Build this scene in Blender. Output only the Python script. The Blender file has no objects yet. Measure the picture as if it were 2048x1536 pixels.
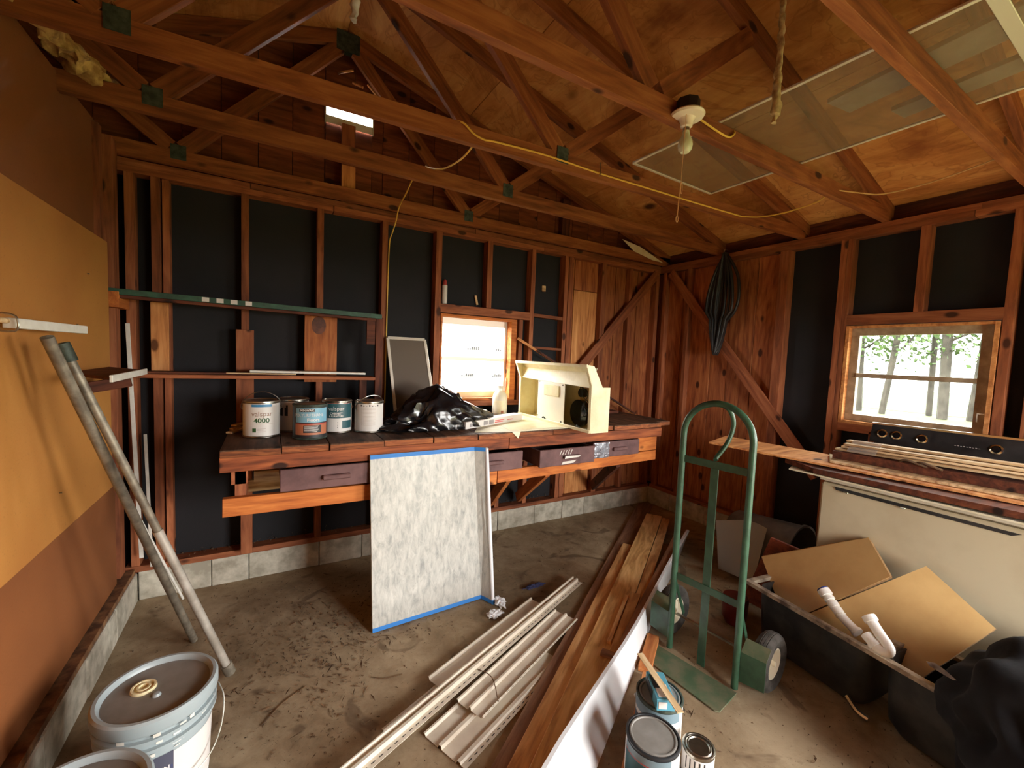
import bpy, bmesh, math, random
from mathutils import Vector, Matrix, noise
random.seed(7)
PI = math.pi
sc = bpy.context.scene
COL = sc.collection

# ------------------------------------------------------------------ camera, world, exposure
def make_camera():
    yaw, pitch, roll, h = -0.5255, 0.0662, 0.0405, 1.6
    fw = Vector((-math.sin(yaw)*math.cos(pitch), math.cos(yaw)*math.cos(pitch), -math.sin(pitch)))
    r = Vector((math.cos(yaw), math.sin(yaw), 0)); u = r.cross(fw)
    c, s = math.cos(roll), math.sin(roll)
    r2 = c*r + s*u; u2 = -s*r + c*u
    cam = bpy.data.cameras.new('camera'); cam.sensor_width = 36; cam.lens = 844.6/2048*36
    cam.clip_start = 0.02; cam.clip_end = 300
    o = bpy.data.objects.new('camera', cam); COL.objects.link(o)
    m = Matrix((r2, u2, -fw)).transposed().to_4x4(); m.translation = (0, 0, h)
    o.matrix_world = m; sc.camera = o
make_camera()
sc.view_settings.view_transform = 'Standard'
sc.view_settings.look = 'None'
sc.view_settings.gamma = 1
sc.view_settings.use_curve_mapping = False
sc.view_settings.exposure = 2.05
WORLD = 9.0
w = bpy.data.worlds.new('overcast_sky'); sc.world = w; w.use_nodes = True
bg = w.node_tree.nodes['Background']; bg.inputs[0].default_value = (1.0, 0.975, 0.93, 1); bg.inputs[1].default_value = WORLD
def portal(loc, rot, sx, sy):
    l = bpy.data.lights.new('daylight_portal', 'AREA'); l.shape = 'RECTANGLE'; l.size = sx; l.size_y = sy
    l.cycles.is_portal = True
    o = bpy.data.objects.new('daylight_portal', l); COL.objects.link(o); o.location = loc; o.rotation_euler = rot
portal((1.56, 3.47, 1.56), (-PI/2, 0, 0), 0.75, 0.75)
portal((3.93, 1.13, 1.56), (0, PI/2, 0), 0.75, 0.75)
portal((3.93, -.80, 1.1), (0, PI/2, 0), 2.1, 1.4)
portal((2.2, -1.66, 1.0), (PI/2, 0, 0), 1.2, 1.8)
sc.cycles.max_bounces = 10; sc.cycles.diffuse_bounces = 6; sc.cycles.transparent_max_bounces = 16
sc.cycles.caustics_reflective = False; sc.cycles.caustics_refractive = False
sc.cycles.sample_clamp_indirect = 12

# ------------------------------------------------------------------ materials
def S(r, g, b):
    f = lambda v: (v/255/12.92) if v/255 <= .04045 else ((v/255+.055)/1.055)**2.4
    return (f(r), f(g), f(b), 1)
def newmat(name):
    m = bpy.data.materials.new(name); m.use_nodes = True
    nt = m.node_tree; b = nt.nodes['Principled BSDF']; return m, nt, b
def N(nt, t, **k):
    n = nt.nodes.new(t)
    for a, v in k.items():
        if a.startswith('i_'): n.inputs[a[2:].replace('_', ' ')].default_value = v
        else: setattr(n, a, v)
    return n
def ramp(nt, fac, stops):
    r = nt.nodes.new('ShaderNodeValToRGB'); e = r.color_ramp.elements
    while len(e) < len(stops): e.new(.5)
    for i, (p, c) in enumerate(stops): e[i].position = p; e[i].color = c
    nt.links.new(fac, r.inputs[0]); return r.outputs[0]
def mixc(nt, f, a, b, mode='MIX'):
    m = nt.nodes.new('ShaderNodeMix'); m.data_type = 'RGBA'; m.blend_type = mode
    if isinstance(f, (int, float)): m.inputs[0].default_value = f
    else: nt.links.new(f, m.inputs[0])
    for i, v in ((6, a), (7, b)):
        if isinstance(v, (tuple, list)): m.inputs[i].default_value = v
        else: nt.links.new(v, m.inputs[i])
    return m.outputs[2]
def coords(nt, scale=(1, 1, 1), rnd=True, rot=(0, 0, 0)):
    tc = nt.nodes.new('ShaderNodeTexCoord'); mp = nt.nodes.new('ShaderNodeMapping')
    mp.inputs['Rotation'].default_value = rot; mp.inputs['Scale'].default_value = scale
    if rnd:
        oi = nt.nodes.new('ShaderNodeObjectInfo'); mul = nt.nodes.new('ShaderNodeVectorMath'); mul.operation = 'MULTIPLY_ADD'
        cx = nt.nodes.new('ShaderNodeCombineXYZ')
        for i in range(3): nt.links.new(oi.outputs['Random'], cx.inputs[i])
        nt.links.new(cx.outputs[0], mul.inputs[0]); mul.inputs[1].default_value = (37.3, 17.7, 51.1)
        nt.links.new(tc.outputs['Object'], mul.inputs[2]); nt.links.new(mul.outputs[0], mp.inputs[0])
    else: nt.links.new(tc.outputs['Object'], mp.inputs[0])
    return mp.outputs[0]
def noise_n(nt, vec, scale, detail=4, rough=.55, dist=0):
    n = nt.nodes.new('ShaderNodeTexNoise'); n.inputs['Scale'].default_value = scale
    n.inputs['Detail'].default_value = detail; n.inputs['Roughness'].default_value = rough; n.inputs['Distortion'].default_value = dist
    nt.links.new(vec, n.inputs['Vector']); return n.outputs[0]
def bump(nt, b, h, s=.3, d=.003):
    n = nt.nodes.new('ShaderNodeBump'); n.inputs['Strength'].default_value = s; n.inputs['Distance'].default_value = d
    nt.links.new(h, n.inputs['Height']); nt.links.new(n.outputs[0], b.inputs['Normal'])
def wood(name, light, mid, dark, rough=.7, fig=1.0, knots=True, ax='X', vary=.25, grain=.07):
    """lumber grain running along the local X axis"""
    m, nt, b = newmat(name)
    rot = {'X': (0, 0, 0), 'Z': (0, PI/2, 0), 'Y': (0, 0, PI/2)}[ax]
    v = coords(nt, (1.2, 14, 14), rot=rot); v2 = coords(nt, (1, 4.5, 4.5), rot=rot); v3 = coords(nt, (3.2, 6, 6), rot=rot)
    g = noise_n(nt, v, 2.0*fig, 6, .65, .6)
    f = noise_n(nt, v2, .9*fig, 3, .5, 1.4)
    wv = nt.nodes.new('ShaderNodeMath'); wv.operation = 'MULTIPLY'; wv.inputs[1].default_value = 28; nt.links.new(f, wv.inputs[0])
    sn = nt.nodes.new('ShaderNodeMath'); sn.operation = 'SINE'; nt.links.new(wv.outputs[0], sn.inputs[0])
    ad = nt.nodes.new('ShaderNodeMath'); ad.operation = 'MULTIPLY_ADD'; ad.inputs[1].default_value = grain; nt.links.new(sn.outputs[0], ad.inputs[0]); nt.links.new(g, ad.inputs[2])
    c = ramp(nt, ad.outputs[0], [(.28, dark), (.5, mid), (.72, light)])
    if knots:
        vo = nt.nodes.new('ShaderNodeTexVoronoi'); vo.inputs['Scale'].default_value = 1.1; nt.links.new(v3, vo.inputs['Vector'])
        kf = ramp(nt, vo.outputs['Distance'], [(.10, (1, 1, 1, 1)), (.16, (0, 0, 0, 1))])
        c = mixc(nt, kf, c, tuple(x*.35 for x in dark[:3])+(1,))
    oi = nt.nodes.new('ShaderNodeObjectInfo')
    hv = nt.nodes.new('ShaderNodeHueSaturation'); nt.links.new(c, hv.inputs['Color'])
    mr = nt.nodes.new('ShaderNodeMapRange'); mr.inputs[3].default_value = 1-vary; mr.inputs[4].default_value = 1+vary
    nt.links.new(oi.outputs['Random'], mr.inputs[0]); nt.links.new(mr.outputs[0], hv.inputs['Value'])
    nt.links.new(hv.outputs[0], b.inputs['Base Color']); b.inputs['Roughness'].default_value = rough
    b.inputs['Specular IOR Level'].default_value = .3
    bump(nt, b, ad.outputs[0], .35, .002)
    return m
def plain(name, col, rough=.5, metal=0, var=.0, scale=8, col2=None, bmp=0, spec=.5):
    m, nt, b = newmat(name); b.inputs['Roughness'].default_value = rough; b.inputs['Metallic'].default_value = metal
    b.inputs['Specular IOR Level'].default_value = spec
    if var or col2 or bmp:
        v = coords(nt); n = noise_n(nt, v, scale, 5, .6)
        c2 = col2 or tuple(x*(1-var) for x in col[:3])+(1,)
        nt.links.new(ramp(nt, n, [(.38, col), (.62, c2)]), b.inputs['Base Color'])
        if bmp: bump(nt, b, n, bmp, .004)
    else: b.inputs['Base Color'].default_value = col
    return m
M = {}
M['stud'] = wood('old_stud_lumber', S(170, 106, 70), S(145, 84, 53), S(108, 60, 39))
M['truss'] = wood('truss_lumber', S(162, 102, 60), S(138, 80, 45), S(104, 56, 31), vary=.1)
M['siding'] = wood('interior_siding_boards', S(186, 120, 72), S(160, 94, 56), S(120, 64, 38), fig=1.3, vary=.22)
M['gable'] = wood('gable_siding', S(150, 84, 48), S(124, 64, 36), S(88, 42, 24), vary=.1)
M['bench'] = wood('bench_lumber', S(172, 98, 56), S(136, 72, 42), S(84, 44, 28))
M['benchtop'] = wood('dirty_bench_top', S(118, 86, 64), S(88, 62, 46), S(52, 36, 26))
M['knotty'] = wood('knotty_pine', S(196, 126, 74), S(172, 100, 56), S(130, 70, 40), vary=.05)
M['dusty'] = plain('dusty_plate', S(150, 108, 70), .95, scale=16, col2=S(96, 64, 40), bmp=.6)
M['orange'] = wood('orange_pine', S(214, 134, 68), S(190, 108, 50), S(150, 78, 36), vary=.06)
M['oak'] = wood('oak_stain', S(226, 182, 130), S(204, 156, 104), S(168, 120, 76), rough=.42, fig=1.2, grain=.11, knots=False, vary=.12)
M['oak_pale'] = wood('oak_plank_golden', S(238, 198, 140), S(222, 176, 116), S(184, 136, 84), rough=.42, fig=1.1, grain=.13, knots=False, vary=.05)
M['walnut'] = wood('brown_trim_board', S(168, 132, 106), S(142, 106, 84), S(104, 72, 54), rough=.5, knots=False, vary=.1)
M['redwood'] = wood('reddish_offcut', S(206, 140, 84), S(178, 106, 58), S(130, 70, 38), knots=False)
M['lath'] = wood('pale_split_lath', S(232, 206, 166), S(206, 174, 130), S(136, 98, 66), knots=False, vary=.15)
M['darkboard'] = wood('dark_brown_board', S(120, 66, 42), S(92, 48, 32), S(54, 28, 20))
M['pale'] = wood('pale_plank', S(228, 168, 108), S(204, 138, 82), S(160, 98, 56), vary=.05)
def plywood(name, light, mid, dark):
    m, nt, b = newmat(name)
    v = coords(nt, (1, 1, 1)); v1 = coords(nt, (7, 1.0, 7)); v3 = coords(nt, (1, .62, 1))
    base = noise_n(nt, v, 1.7, 4, .6, .8); gr = noise_n(nt, v1, 1.6, 6, .7, 1.2)
    f = nt.nodes.new('ShaderNodeMath'); f.operation = 'MULTIPLY_ADD'; f.inputs[1].default_value = .45
    nt.links.new(gr, f.inputs[0]); nt.links.new(base, f.inputs[2])
    c = ramp(nt, f.outputs[0], [(.5, dark), (.72, mid), (.92, light)])
    vo = nt.nodes.new('ShaderNodeTexVoronoi'); vo.inputs['Scale'].default_value = 2.1; nt.links.new(v3, vo.inputs['Vector'])
    kf = ramp(nt, vo.outputs['Distance'], [(.055, (1, 1, 1, 1)), (.12, (0, 0, 0, 1))])
    c = mixc(nt, kf, c, tuple(x*.3 for x in dark[:3])+(1,))
    rg = nt.nodes.new('ShaderNodeMath'); rg.operation = 'MULTIPLY'; rg.inputs[1].default_value = 60; nt.links.new(base, rg.inputs[0])
    sn = nt.nodes.new('ShaderNodeMath'); sn.operation = 'SINE'; nt.links.new(rg.outputs[0], sn.inputs[0])
    lf = ramp(nt, sn.outputs[0], [(.82, (0, 0, 0, 1)), (1, (.35, .35, .35, 1))])
    c = mixc(nt, lf, c, dark)
    nt.links.new(c, b.inputs['Base Color']); b.inputs['Roughness'].default_value = .75; b.inputs['Specular IOR Level'].default_value = .25
    bump(nt, b, gr, .25, .002); return m
M['ply'] = plywood('roof_plywood', S(226, 172, 106), S(198, 136, 76), S(146, 88, 46))
def felt():
    m, nt, b = newmat('black_building_felt'); v = coords(nt)
    n = noise_n(nt, v, 2.0, 4); s = noise_n(nt, v, 160, 2)
    c = ramp(nt, n, [(.35, S(19, 19, 23)), (.7, S(31, 29, 33))])
    sp = ramp(nt, s, [(.74, (0, 0, 0, 1)), (.78, (.6, .6, .6, 1))]); lo = noise_n(nt, v, 3.1, 2)
    lm = ramp(nt, lo, [(.55, (0, 0, 0, 1)), (.7, (1, 1, 1, 1))])
    k = mixc(nt, 1.0, sp, lm, 'MULTIPLY')
    c = mixc(nt, k, c, S(120, 112, 100))
    nt.links.new(c, b.inputs['Base Color']); b.inputs['Roughness'].default_value = .85; bump(nt, b, s, .3, .002); return m
M['felt'] = felt()
def floor_m():
    m, nt, b = newmat('dirty_concrete'); v = coords(nt, rnd=False)
    a = noise_n(nt, v, 1.1, 6, .62, .4); d = noise_n(nt, v, 6.5, 8, .7, .3); g = noise_n(nt, v, 60, 4, .7)
    f = nt.nodes.new('ShaderNodeMath'); f.operation = 'MULTIPLY_ADD'; f.inputs[1].default_value = .55
    nt.links.new(d, f.inputs[0]); nt.links.new(a, f.inputs[2])
    c = ramp(nt, f.outputs[0], [(.52, S(104, 88, 68)), (.72, S(144, 124, 98)), (.95, S(180, 162, 134))])
    sp = ramp(nt, g, [(.30, (1, 1, 1, 1)), (.36, (0, 0, 0, 1))])
    c = mixc(nt, sp, c, S(58, 44, 34)); 
    st = noise_n(nt, v, 3.3, 3, .5, 1.5); sm = ramp(nt, st, [(.60, (0, 0, 0, 1)), (.68, (.6, .6, .6, 1))])
    c = mixc(nt, sm, c, S(88, 68, 52))
    nt.links.new(c, b.inputs['Base Color']); b.inputs['Roughness'].default_value = .9; b.inputs['Specular IOR Level'].default_value = .2
    bump(nt, b, d, .35, .01); return m
M['floor'] = floor_m()
M['block'] = plain('concrete_block', S(206, 200, 184), .9, scale=9, col2=S(160, 154, 138), bmp=.6)
def wallsheet(name, a, c_):
    m, nt, b = newmat(name); v = coords(nt, (1, 1, 1)); n = noise_n(nt, v, 1.5, 4); g = noise_n(nt, v, 90, 3, .7)
    c = ramp(nt, n, [(.3, a), (.7, c_)]); sp = ramp(nt, g, [(.62, (0, 0, 0, 1)), (.7, (.35, .35, .35, 1))])
    c = mixc(nt, sp, c, tuple(x*.45 for x in a[:3])+(1,))
    nt.links.new(c, b.inputs['Base Color']); b.inputs['Roughness'].default_value = .75; bump(nt, b, g, .3, .002); return m
M['sheet_pale'] = wallsheet('fibreboard_tan', S(190, 132, 62), S(172, 112, 50))
M['sheet_dark'] = wallsheet('fibreboard_brown', S(142, 84, 40), S(122, 70, 34))
M['green'] = plain('green_enamel', S(54, 88, 66), .36, scale=14, col2=S(42, 70, 52), bmp=.1)
M['green_worn'] = plain('worn_green_plate', S(74, 98, 72), .6, scale=11, col2=S(112, 112, 88), bmp=.2)
M['rubber'] = plain('grey_rubber', S(78, 74, 70), .85, scale=20, col2=S(50, 47, 44), bmp=.3)
M['cream_hub'] = plain('cream_wheel_hub', S(226, 218, 196), .5)
M['steel'] = plain('steel', S(190, 186, 176), .28, 1.0, scale=10, col2=S(150, 146, 138))
M['bright_pipe'] = plain('bright_conduit', S(206, 200, 190), .35, .45, scale=9, col2=S(170, 162, 150))
M['dull_steel'] = plain('dull_conduit', S(146, 138, 122), .5, .4, scale=22, col2=S(112, 104, 92))
M['galv'] = plain('galvanized_plate', S(74, 84, 74), .6, .3, scale=30, col2=S(44, 52, 46))
M['white'] = plain('white_paint', S(226, 224, 216), .45, scale=12, col2=S(210, 206, 196))
M['vinyl'] = plain('cream_vinyl', S(222, 214, 198), .42, scale=7, col2=S(206, 196, 180))
M['pvc'] = plain('white_pvc', S(244, 244, 240), .3)
M['cream'] = plain('cream_enamel', S(236, 228, 190), .35, scale=9, col2=S(224, 212, 168))
M['cream_in'] = plain('cream_inner_panel', S(240, 238, 222), .35)
M['almond'] = plain('almond_enamel', S(196, 184, 156), .4, scale=3, col2=S(182, 168, 140))
M['tan'] = plain('tan_laminate', S(208, 172, 116), .5, scale=5, col2=S(196, 158, 104))
M['tanedge'] = plain('particleboard_edge', S(140, 104, 62), .9, scale=60, col2=S(98, 70, 42))
M['black'] = plain('black_enamel', S(24, 25, 28), .35, scale=7, col2=S(46, 46, 48), bmp=.15)
M['blackplastic'] = plain('black_plastic', S(16, 16, 19), .16, spec=.8)
M['blackcloth'] = plain('black_cloth', S(8, 9, 15), .95, scale=30, col2=S(13, 14, 21), bmp=.3)
M['chrome'] = plain('chrome', S(215, 215, 210), .15, 1.0)
M['alu'] = plain('aluminium_frame', S(216, 208, 194), .4, .3)
M['blue_tape'] = plain('blue_tape', S(48, 126, 206), .6)
M['drawer'] = plain('purple_brown_paint', S(110, 78, 76), .7, scale=9, col2=S(88, 60, 60), bmp=.15)
M['glossy_white'] = plain('glossy_white_laminate', S(226, 228, 232), .22)
M['yellowcable'] = plain('yellow_cable', S(232, 190, 84), .5)
M['cable_pale'] = plain('pale_cable', S(214, 176, 118), .5)
M['insul'] = plain('yellowed_insulation', S(206, 172, 108), .95, scale=24, col2=S(150, 116, 66), bmp=.8)
M['rope'] = plain('dried_fibre', S(198, 180, 136), .9, scale=30, col2=S(146, 122, 84), bmp=.6)
M['paper'] = plain('paper', S(236, 230, 206), .8, scale=16, col2=S(224, 214, 180))
M['bulb'] = plain('frosted_bulb', S(214, 222, 196), .2)
M['porcelain'] = plain('porcelain', S(236, 228, 214), .25)
M['blackbox'] = plain('black_junction_box', S(18, 17, 16), .4)
M['green_trim'] = plain('dark_green_board', S(54, 92, 74), .6, scale=18, col2=S(42, 70, 58), bmp=.2)
M['greypail'] = plain('grey_pail_plastic', S(156, 168, 172), .35)
M['greylid'] = plain('grey_lid_dusty', S(136, 134, 130), .5, scale=5, col2=S(114, 111, 106))
M['hose'] = plain('black_hose', S(36, 38, 42), .45)
M['string'] = plain('string', S(214, 168, 124), .8)
M['tread'] = M['rubber']
M['debris'] = plain('leaf_debris', S(74, 54, 38), .95, scale=3, col2=S(112, 86, 60))
M['redplastic'] = plain('dark_red_plastic', S(92, 20, 18), .3)
M['greybin'] = plain('grey_translucent_plastic', S(112, 104, 96), .4, scale=5, col2=S(80, 74, 68))
M['silver_curl'] = plain('silver_sheet', S(206, 204, 196), .3, .2)
M['label_white'] = plain('label_white', S(218, 214, 210), .45)
M['ink_dark'] = plain('ink_dark', S(34, 36, 40), .5)
M['ink_green'] = plain('ink_green', S(42, 84, 46), .5)
M['ink_grey'] = plain('ink_grey', S(150, 120, 104), .5)
M['ink_blue'] = plain('ink_blue', S(60, 130, 176), .45)
M['ink_lightblue'] = plain('ink_light_blue', S(120, 172, 196), .45)
M['ink_navy'] = plain('ink_navy', S(34, 52, 122), .45)
M['ink_teal'] = plain('ink_teal', S(40, 84, 92), .45)
M['ink_red'] = plain('ink_red', S(176, 70, 66), .45)
M['ink_copper'] = plain('ink_copper', S(176, 108, 78), .45)
M['ink_bluegrey'] = plain('ink_blue_grey', S(108, 128, 138), .45)
M['ink_boxblue'] = plain('ink_box_blue', S(84, 150, 172), .45)
M['ink_cyan'] = plain('ink_cyan', S(54, 168, 200), .4)
def slab():
    m, nt, b = newmat('grey_marble_laminate'); v = coords(nt, (34, 34, 11), rnd=False); n = noise_n(nt, v, 1.0, 6, .7, .5); v2 = coords(nt, (1, 1, 1), rnd=False); n2 = noise_n(nt, v2, 60, 3, .6)
    c = ramp(nt, n, [(.30, S(146, 148, 146)), (.5, S(184, 184, 178)), (.70, S(206, 205, 198))])
    sp = ramp(nt, n2, [(.66, (0, 0, 0, 1)), (.72, (.5, .5, .5, 1))]); c = mixc(nt, sp, c, S(150, 148, 140))
    nt.links.new(c, b.inputs['Base Color']); b.inputs['Roughness'].default_value = .35; return m
M['slab'] = slab()
def glass_m(name, tint, amount, rough=.05):
    m = bpy.data.materials.new(name); m.use_nodes = True; nt = m.node_tree
    for n in list(nt.nodes): nt.nodes.remove(n)
    o = nt.nodes.new('ShaderNodeOutputMaterial'); t = nt.nodes.new('ShaderNodeBsdfTransparent'); t.inputs[0].default_value = (1, 1, 1, 1)
    g = nt.nodes.new('ShaderNodeBsdfPrincipled'); g.inputs['Base Color'].default_value = tint; g.inputs['Roughness'].default_value = rough
    mx = nt.nodes.new('ShaderNodeMixShader'); mx.inputs[0].default_value = amount
    nt.links.new(t.outputs[0], mx.inputs[1]); nt.links.new(g.outputs[0], mx.inputs[2]); nt.links.new(mx.outputs[0], o.inputs[0]); return m
M['glass'] = glass_m('window_glass', S(210, 215, 215), .05)
M['glass_dimmed'] = glass_m('dimmed_window_glass', S(210, 215, 215), .04)
M['glass_dimmed'].node_tree.nodes['Transparent BSDF'].inputs[0].default_value = (.68, .70, .68, 1)  # grey pane tint added to dim the overbright view outdoors
M['mesh'] = glass_m('insect_mesh', S(140, 116, 86), .42, .6)
M['mesh_dark'] = glass_m('dusty_insect_mesh', S(104, 92, 80), .85, .7)
M['jug'] = glass_m('translucent_jug', S(232, 230, 214), .8, .3)
M['cleartape'] = glass_m('clear_tape', S(200, 190, 180), .35, .15)

# ------------------------------------------------------------------ geometry helpers
WM = {}
def put(name, me, mat=None, parent=None, Mx=None):
    o = bpy.data.objects.new(name, me); COL.objects.link(o)
    if mat is not None: me.materials.append(M[mat] if isinstance(mat, str) else mat)
    Mx = Mx or Matrix.Identity(4); WM[o] = Mx.copy()
    if parent is not None:
        o.parent = parent; o.matrix_parent_inverse = WM[parent].inverted()
    o.matrix_basis = Mx
    return o
def thing(name, label, cat, loc=(0, 0, 0), group=None):
    o = bpy.data.objects.new(name, None); COL.objects.link(o); o.empty_display_size = .05
    o.location = loc; WM[o] = Matrix.Translation(loc); tag(o, label, cat, group); return o
def tag(o, label, cat, group=None):
    o['label'] = label; o['category'] = cat
    if group: o['group'] = group
    return o
def struct(o): o['kind'] = 'structure'; return o
def stuff(o): o['kind'] = 'stuff'; return o
def shade(me, ang=40):
    for p in me.polygons: p.use_smooth = True
    try: me.set_sharp_from_angle(angle=math.radians(ang))
    except Exception: pass
def from_bm(name, bm, smooth=None):
    bmesh.ops.recalc_face_normals(bm, faces=bm.faces)
    me = bpy.data.meshes.new(name); bm.to_mesh(me); bm.free()
    if smooth: shade(me, smooth)
    return me
def box_me(name, sx, sy, sz, bev=0):
    bm = bmesh.new(); bmesh.ops.create_cube(bm, size=1)
    for v in bm.verts: v.co = Vector((v.co.x*sx, v.co.y*sy, v.co.z*sz))
    if bev: bmesh.ops.bevel(bm, geom=bm.edges[:], offset=bev, segments=1, affect='EDGES')
    return from_bm(name, bm)
def box(name, lo, hi, mat, parent=None, bev=0, rz=0):
    c = [(a+b)/2 for a, b in zip(lo, hi)]; s = [abs(b-a) for a, b in zip(lo, hi)]
    return put(name, box_me(name, *s, bev=bev), mat, parent, Matrix.Translation(c) @ Matrix.Rotation(rz, 4, 'Z'))
def board(name, a, b, wd, th, mat, parent=None, up=(0, 0, 1), bev=.0015, roll=0):
    """box from a to b (centre line); local X = length, Y = width, Z = thickness along up"""
    a, b = Vector(a), Vector(b); x = (b-a).normalized(); u = Vector(up)
    y = u.cross(x).normalized(); z = x.cross(y)
    R = Matrix((x, y, z)).transposed().to_4x4() @ Matrix.Rotation(roll, 4, 'X'); R.translation = (a+b)/2
    return put(name, box_me(name, (b-a).length, wd, th, bev), mat, parent, R)
def vstud(x, y, z0, z1, wx, wy, mat='stud', parent=None, name='stud'):
    return board(name, (x, y, z0), (x, y, z1), wx, wy, mat, parent, up=(0, 1, 0))
def prism(name, pts, th, mat, parent=None, n=None, bev=0):
    """polygon of 3D points extruded by th along its normal"""
    P = [Vector(p) for p in pts]; c = sum(P, Vector())/len(P)
    nn = Vector(n) if n else (P[1]-P[0]).cross(P[2]-P[0]); nn.normalize()
    bm = bmesh.new(); A = [bm.verts.new(p-c) for p in P]; B = [bm.verts.new(p-c+nn*th) for p in P]
    bm.faces.new(A); bm.faces.new(B[::-1])
    for i in range(len(P)):
        j = (i+1) % len(P); bm.faces.new((A[i], B[i], B[j], A[j]))
    if bev: bmesh.ops.bevel(bm, geom=bm.edges[:], offset=bev, segments=1, affect='EDGES')
    return put(name, from_bm(name, bm), mat, parent, Matrix.Translation(c))
def smooth_pts(pts, k=6):
    P = [Vector(p) for p in pts]
    if len(P) < 3: return P
    out = []
    for i in range(len(P)-1):
        p0 = P[max(i-1, 0)]; p1 = P[i]; p2 = P[i+1]; p3 = P[min(i+2, len(P)-1)]
        for j in range(k):
            t = j/k
            out.append(.5*((2*p1)+(p2-p0)*t+(2*p0-5*p1+4*p2-p3)*t*t+(3*p1-p0-3*p2+p3)*t**3))
    return out+[P[-1]]
def tube_bm(bm, pts, r, seg=8, closed=False, radii=None):
    P = [Vector(p) for p in pts]; n = len(P); rings = []; u = None
    for i in range(n):
        t = (P[(i+1) % n if closed else min(i+1, n-1)]-P[(i-1) % n if closed else max(i-1, 0)]).normalized()
        if u is None: u = t.orthogonal().normalized()
        else: u = (u-t*u.dot(t)).normalized()
        v = t.cross(u); rr = radii[i] if radii else r
        rings.append([bm.verts.new(P[i]+rr*(math.cos(2*PI*k/seg)*u+math.sin(2*PI*k/seg)*v)) for k in range(seg)])
    for i in range(n if closed else n-1):
        A, B = rings[i], rings[(i+1) % n]
        for k in range(seg): bm.faces.new((A[k], A[(k+1) % seg], B[(k+1) % seg], B[k]))
    if not closed: bm.faces.new(rings[0][::-1]); bm.faces.new(rings[-1])
def tube(name, pts, r, mat, parent=None, seg=8, sm=6, closed=False, radii=None):
    P = smooth_pts(pts, sm) if sm else [Vector(p) for p in pts]
    c = P[0].copy(); bm = bmesh.new(); tube_bm(bm, [p-c for p in P], r, seg, closed, radii)
    return put(name, from_bm(name, bm, 50), mat, parent, Matrix.Translation(c))
def lathe_bm(bm, prof, seg=40, cap=True):
    rings = []
    for r, z in prof:
        rings.append([bm.verts.new((r*math.cos(2*PI*k/seg), r*math.sin(2*PI*k/seg), z)) for k in range(seg)] if r > 1e-5 else [bm.verts.new((0, 0, z))])
    for A, B in zip(rings, rings[1:]):
        if len(A) == 1 and len(B) == 1: continue
        for k in range(seg):
            j = (k+1) % seg
            if len(A) == 1: bm.faces.new((A[0], B[k], B[j]))
            elif len(B) == 1: bm.faces.new((A[k], A[j], B[0]))
            else: bm.faces.new((A[k], A[j], B[j], B[k]))
    if cap:
        for R_ in (rings[0], rings[-1]):
            if len(R_) > 1: bm.faces.new(R_)
def lathe(name, prof, mat, parent=None, loc=(0, 0, 0), seg=40, rot=None, cap=True):
    bm = bmesh.new(); lathe_bm(bm, prof, seg, cap)
    Mx = Matrix.Translation(loc) @ (rot or Matrix.Identity(4))
    return put(name, from_bm(name, bm, 35), mat, parent, Mx)
def patch(name, R, a0, a1, z0, z1, mat, parent, c, seg=20, R2=None):
    """thin printed label wrapped on a cylinder"""
    bm = bmesh.new(); pr = None
    for i in range(seg+1):
        a = a0+(a1-a0)*i/seg; q = []
        for rr, z in ((R, z0), (R2 or R, z1)): q.append(bm.verts.new((rr*math.cos(a), rr*math.sin(a), z)))
        if pr: bm.faces.new((pr[0], q[0], q[1], pr[1]))
        pr = q
    return put(name, from_bm(name, bm, 60), mat, parent, Matrix.Translation(c))
def text_me(txt, size, bold=False):
    cu = bpy.data.curves.new('lettering', 'FONT'); cu.body = txt; cu.size = size; cu.align_x = 'CENTER'; cu.align_y = 'CENTER'
    if bold: cu.offset = size*.025
    cu.resolution_u = 3
    o = bpy.data.objects.new('lettering', cu); COL.objects.link(o)
    dg = bpy.context.evaluated_depsgraph_get(); me = bpy.data.meshes.new_from_object(o.evaluated_get(dg))
    bpy.data.objects.remove(o); me.materials.clear(); return me
def cyl_text(txt, size, R, a, z, mat, parent, c, bold=False, sx=1.0):
    me = text_me(txt, size, bold)
    for v in me.vertices:
        ang = a+v.co.x*sx/R
        v.co = Vector((R*math.cos(ang), R*math.sin(ang), z+v.co.y))
    return put('lettering', me, mat, parent, Matrix.Translation(c))
def flat_text(txt, size, loc, xdir, ydir, mat, parent, bold=False):
    x = Vector(xdir).normalized(); y = Vector(ydir).normalized(); z = x.cross(y)
    Mx = Matrix((x, y, z)).transposed().to_4x4(); Mx.translation = loc
    return put('lettering', text_me(txt, size, bold), mat, parent, Mx)

# ------------------------------------------------------------------ room shell
D, RX, LX, ZP, ZC = 3.30, 3.756, -.69, 2.57, .182
fl = struct(box('floor', (-2.9, -1.65, -.12), (4.0, 3.5, 0), 'floor'))
# floor surface with slight waviness is left to the material

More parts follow.
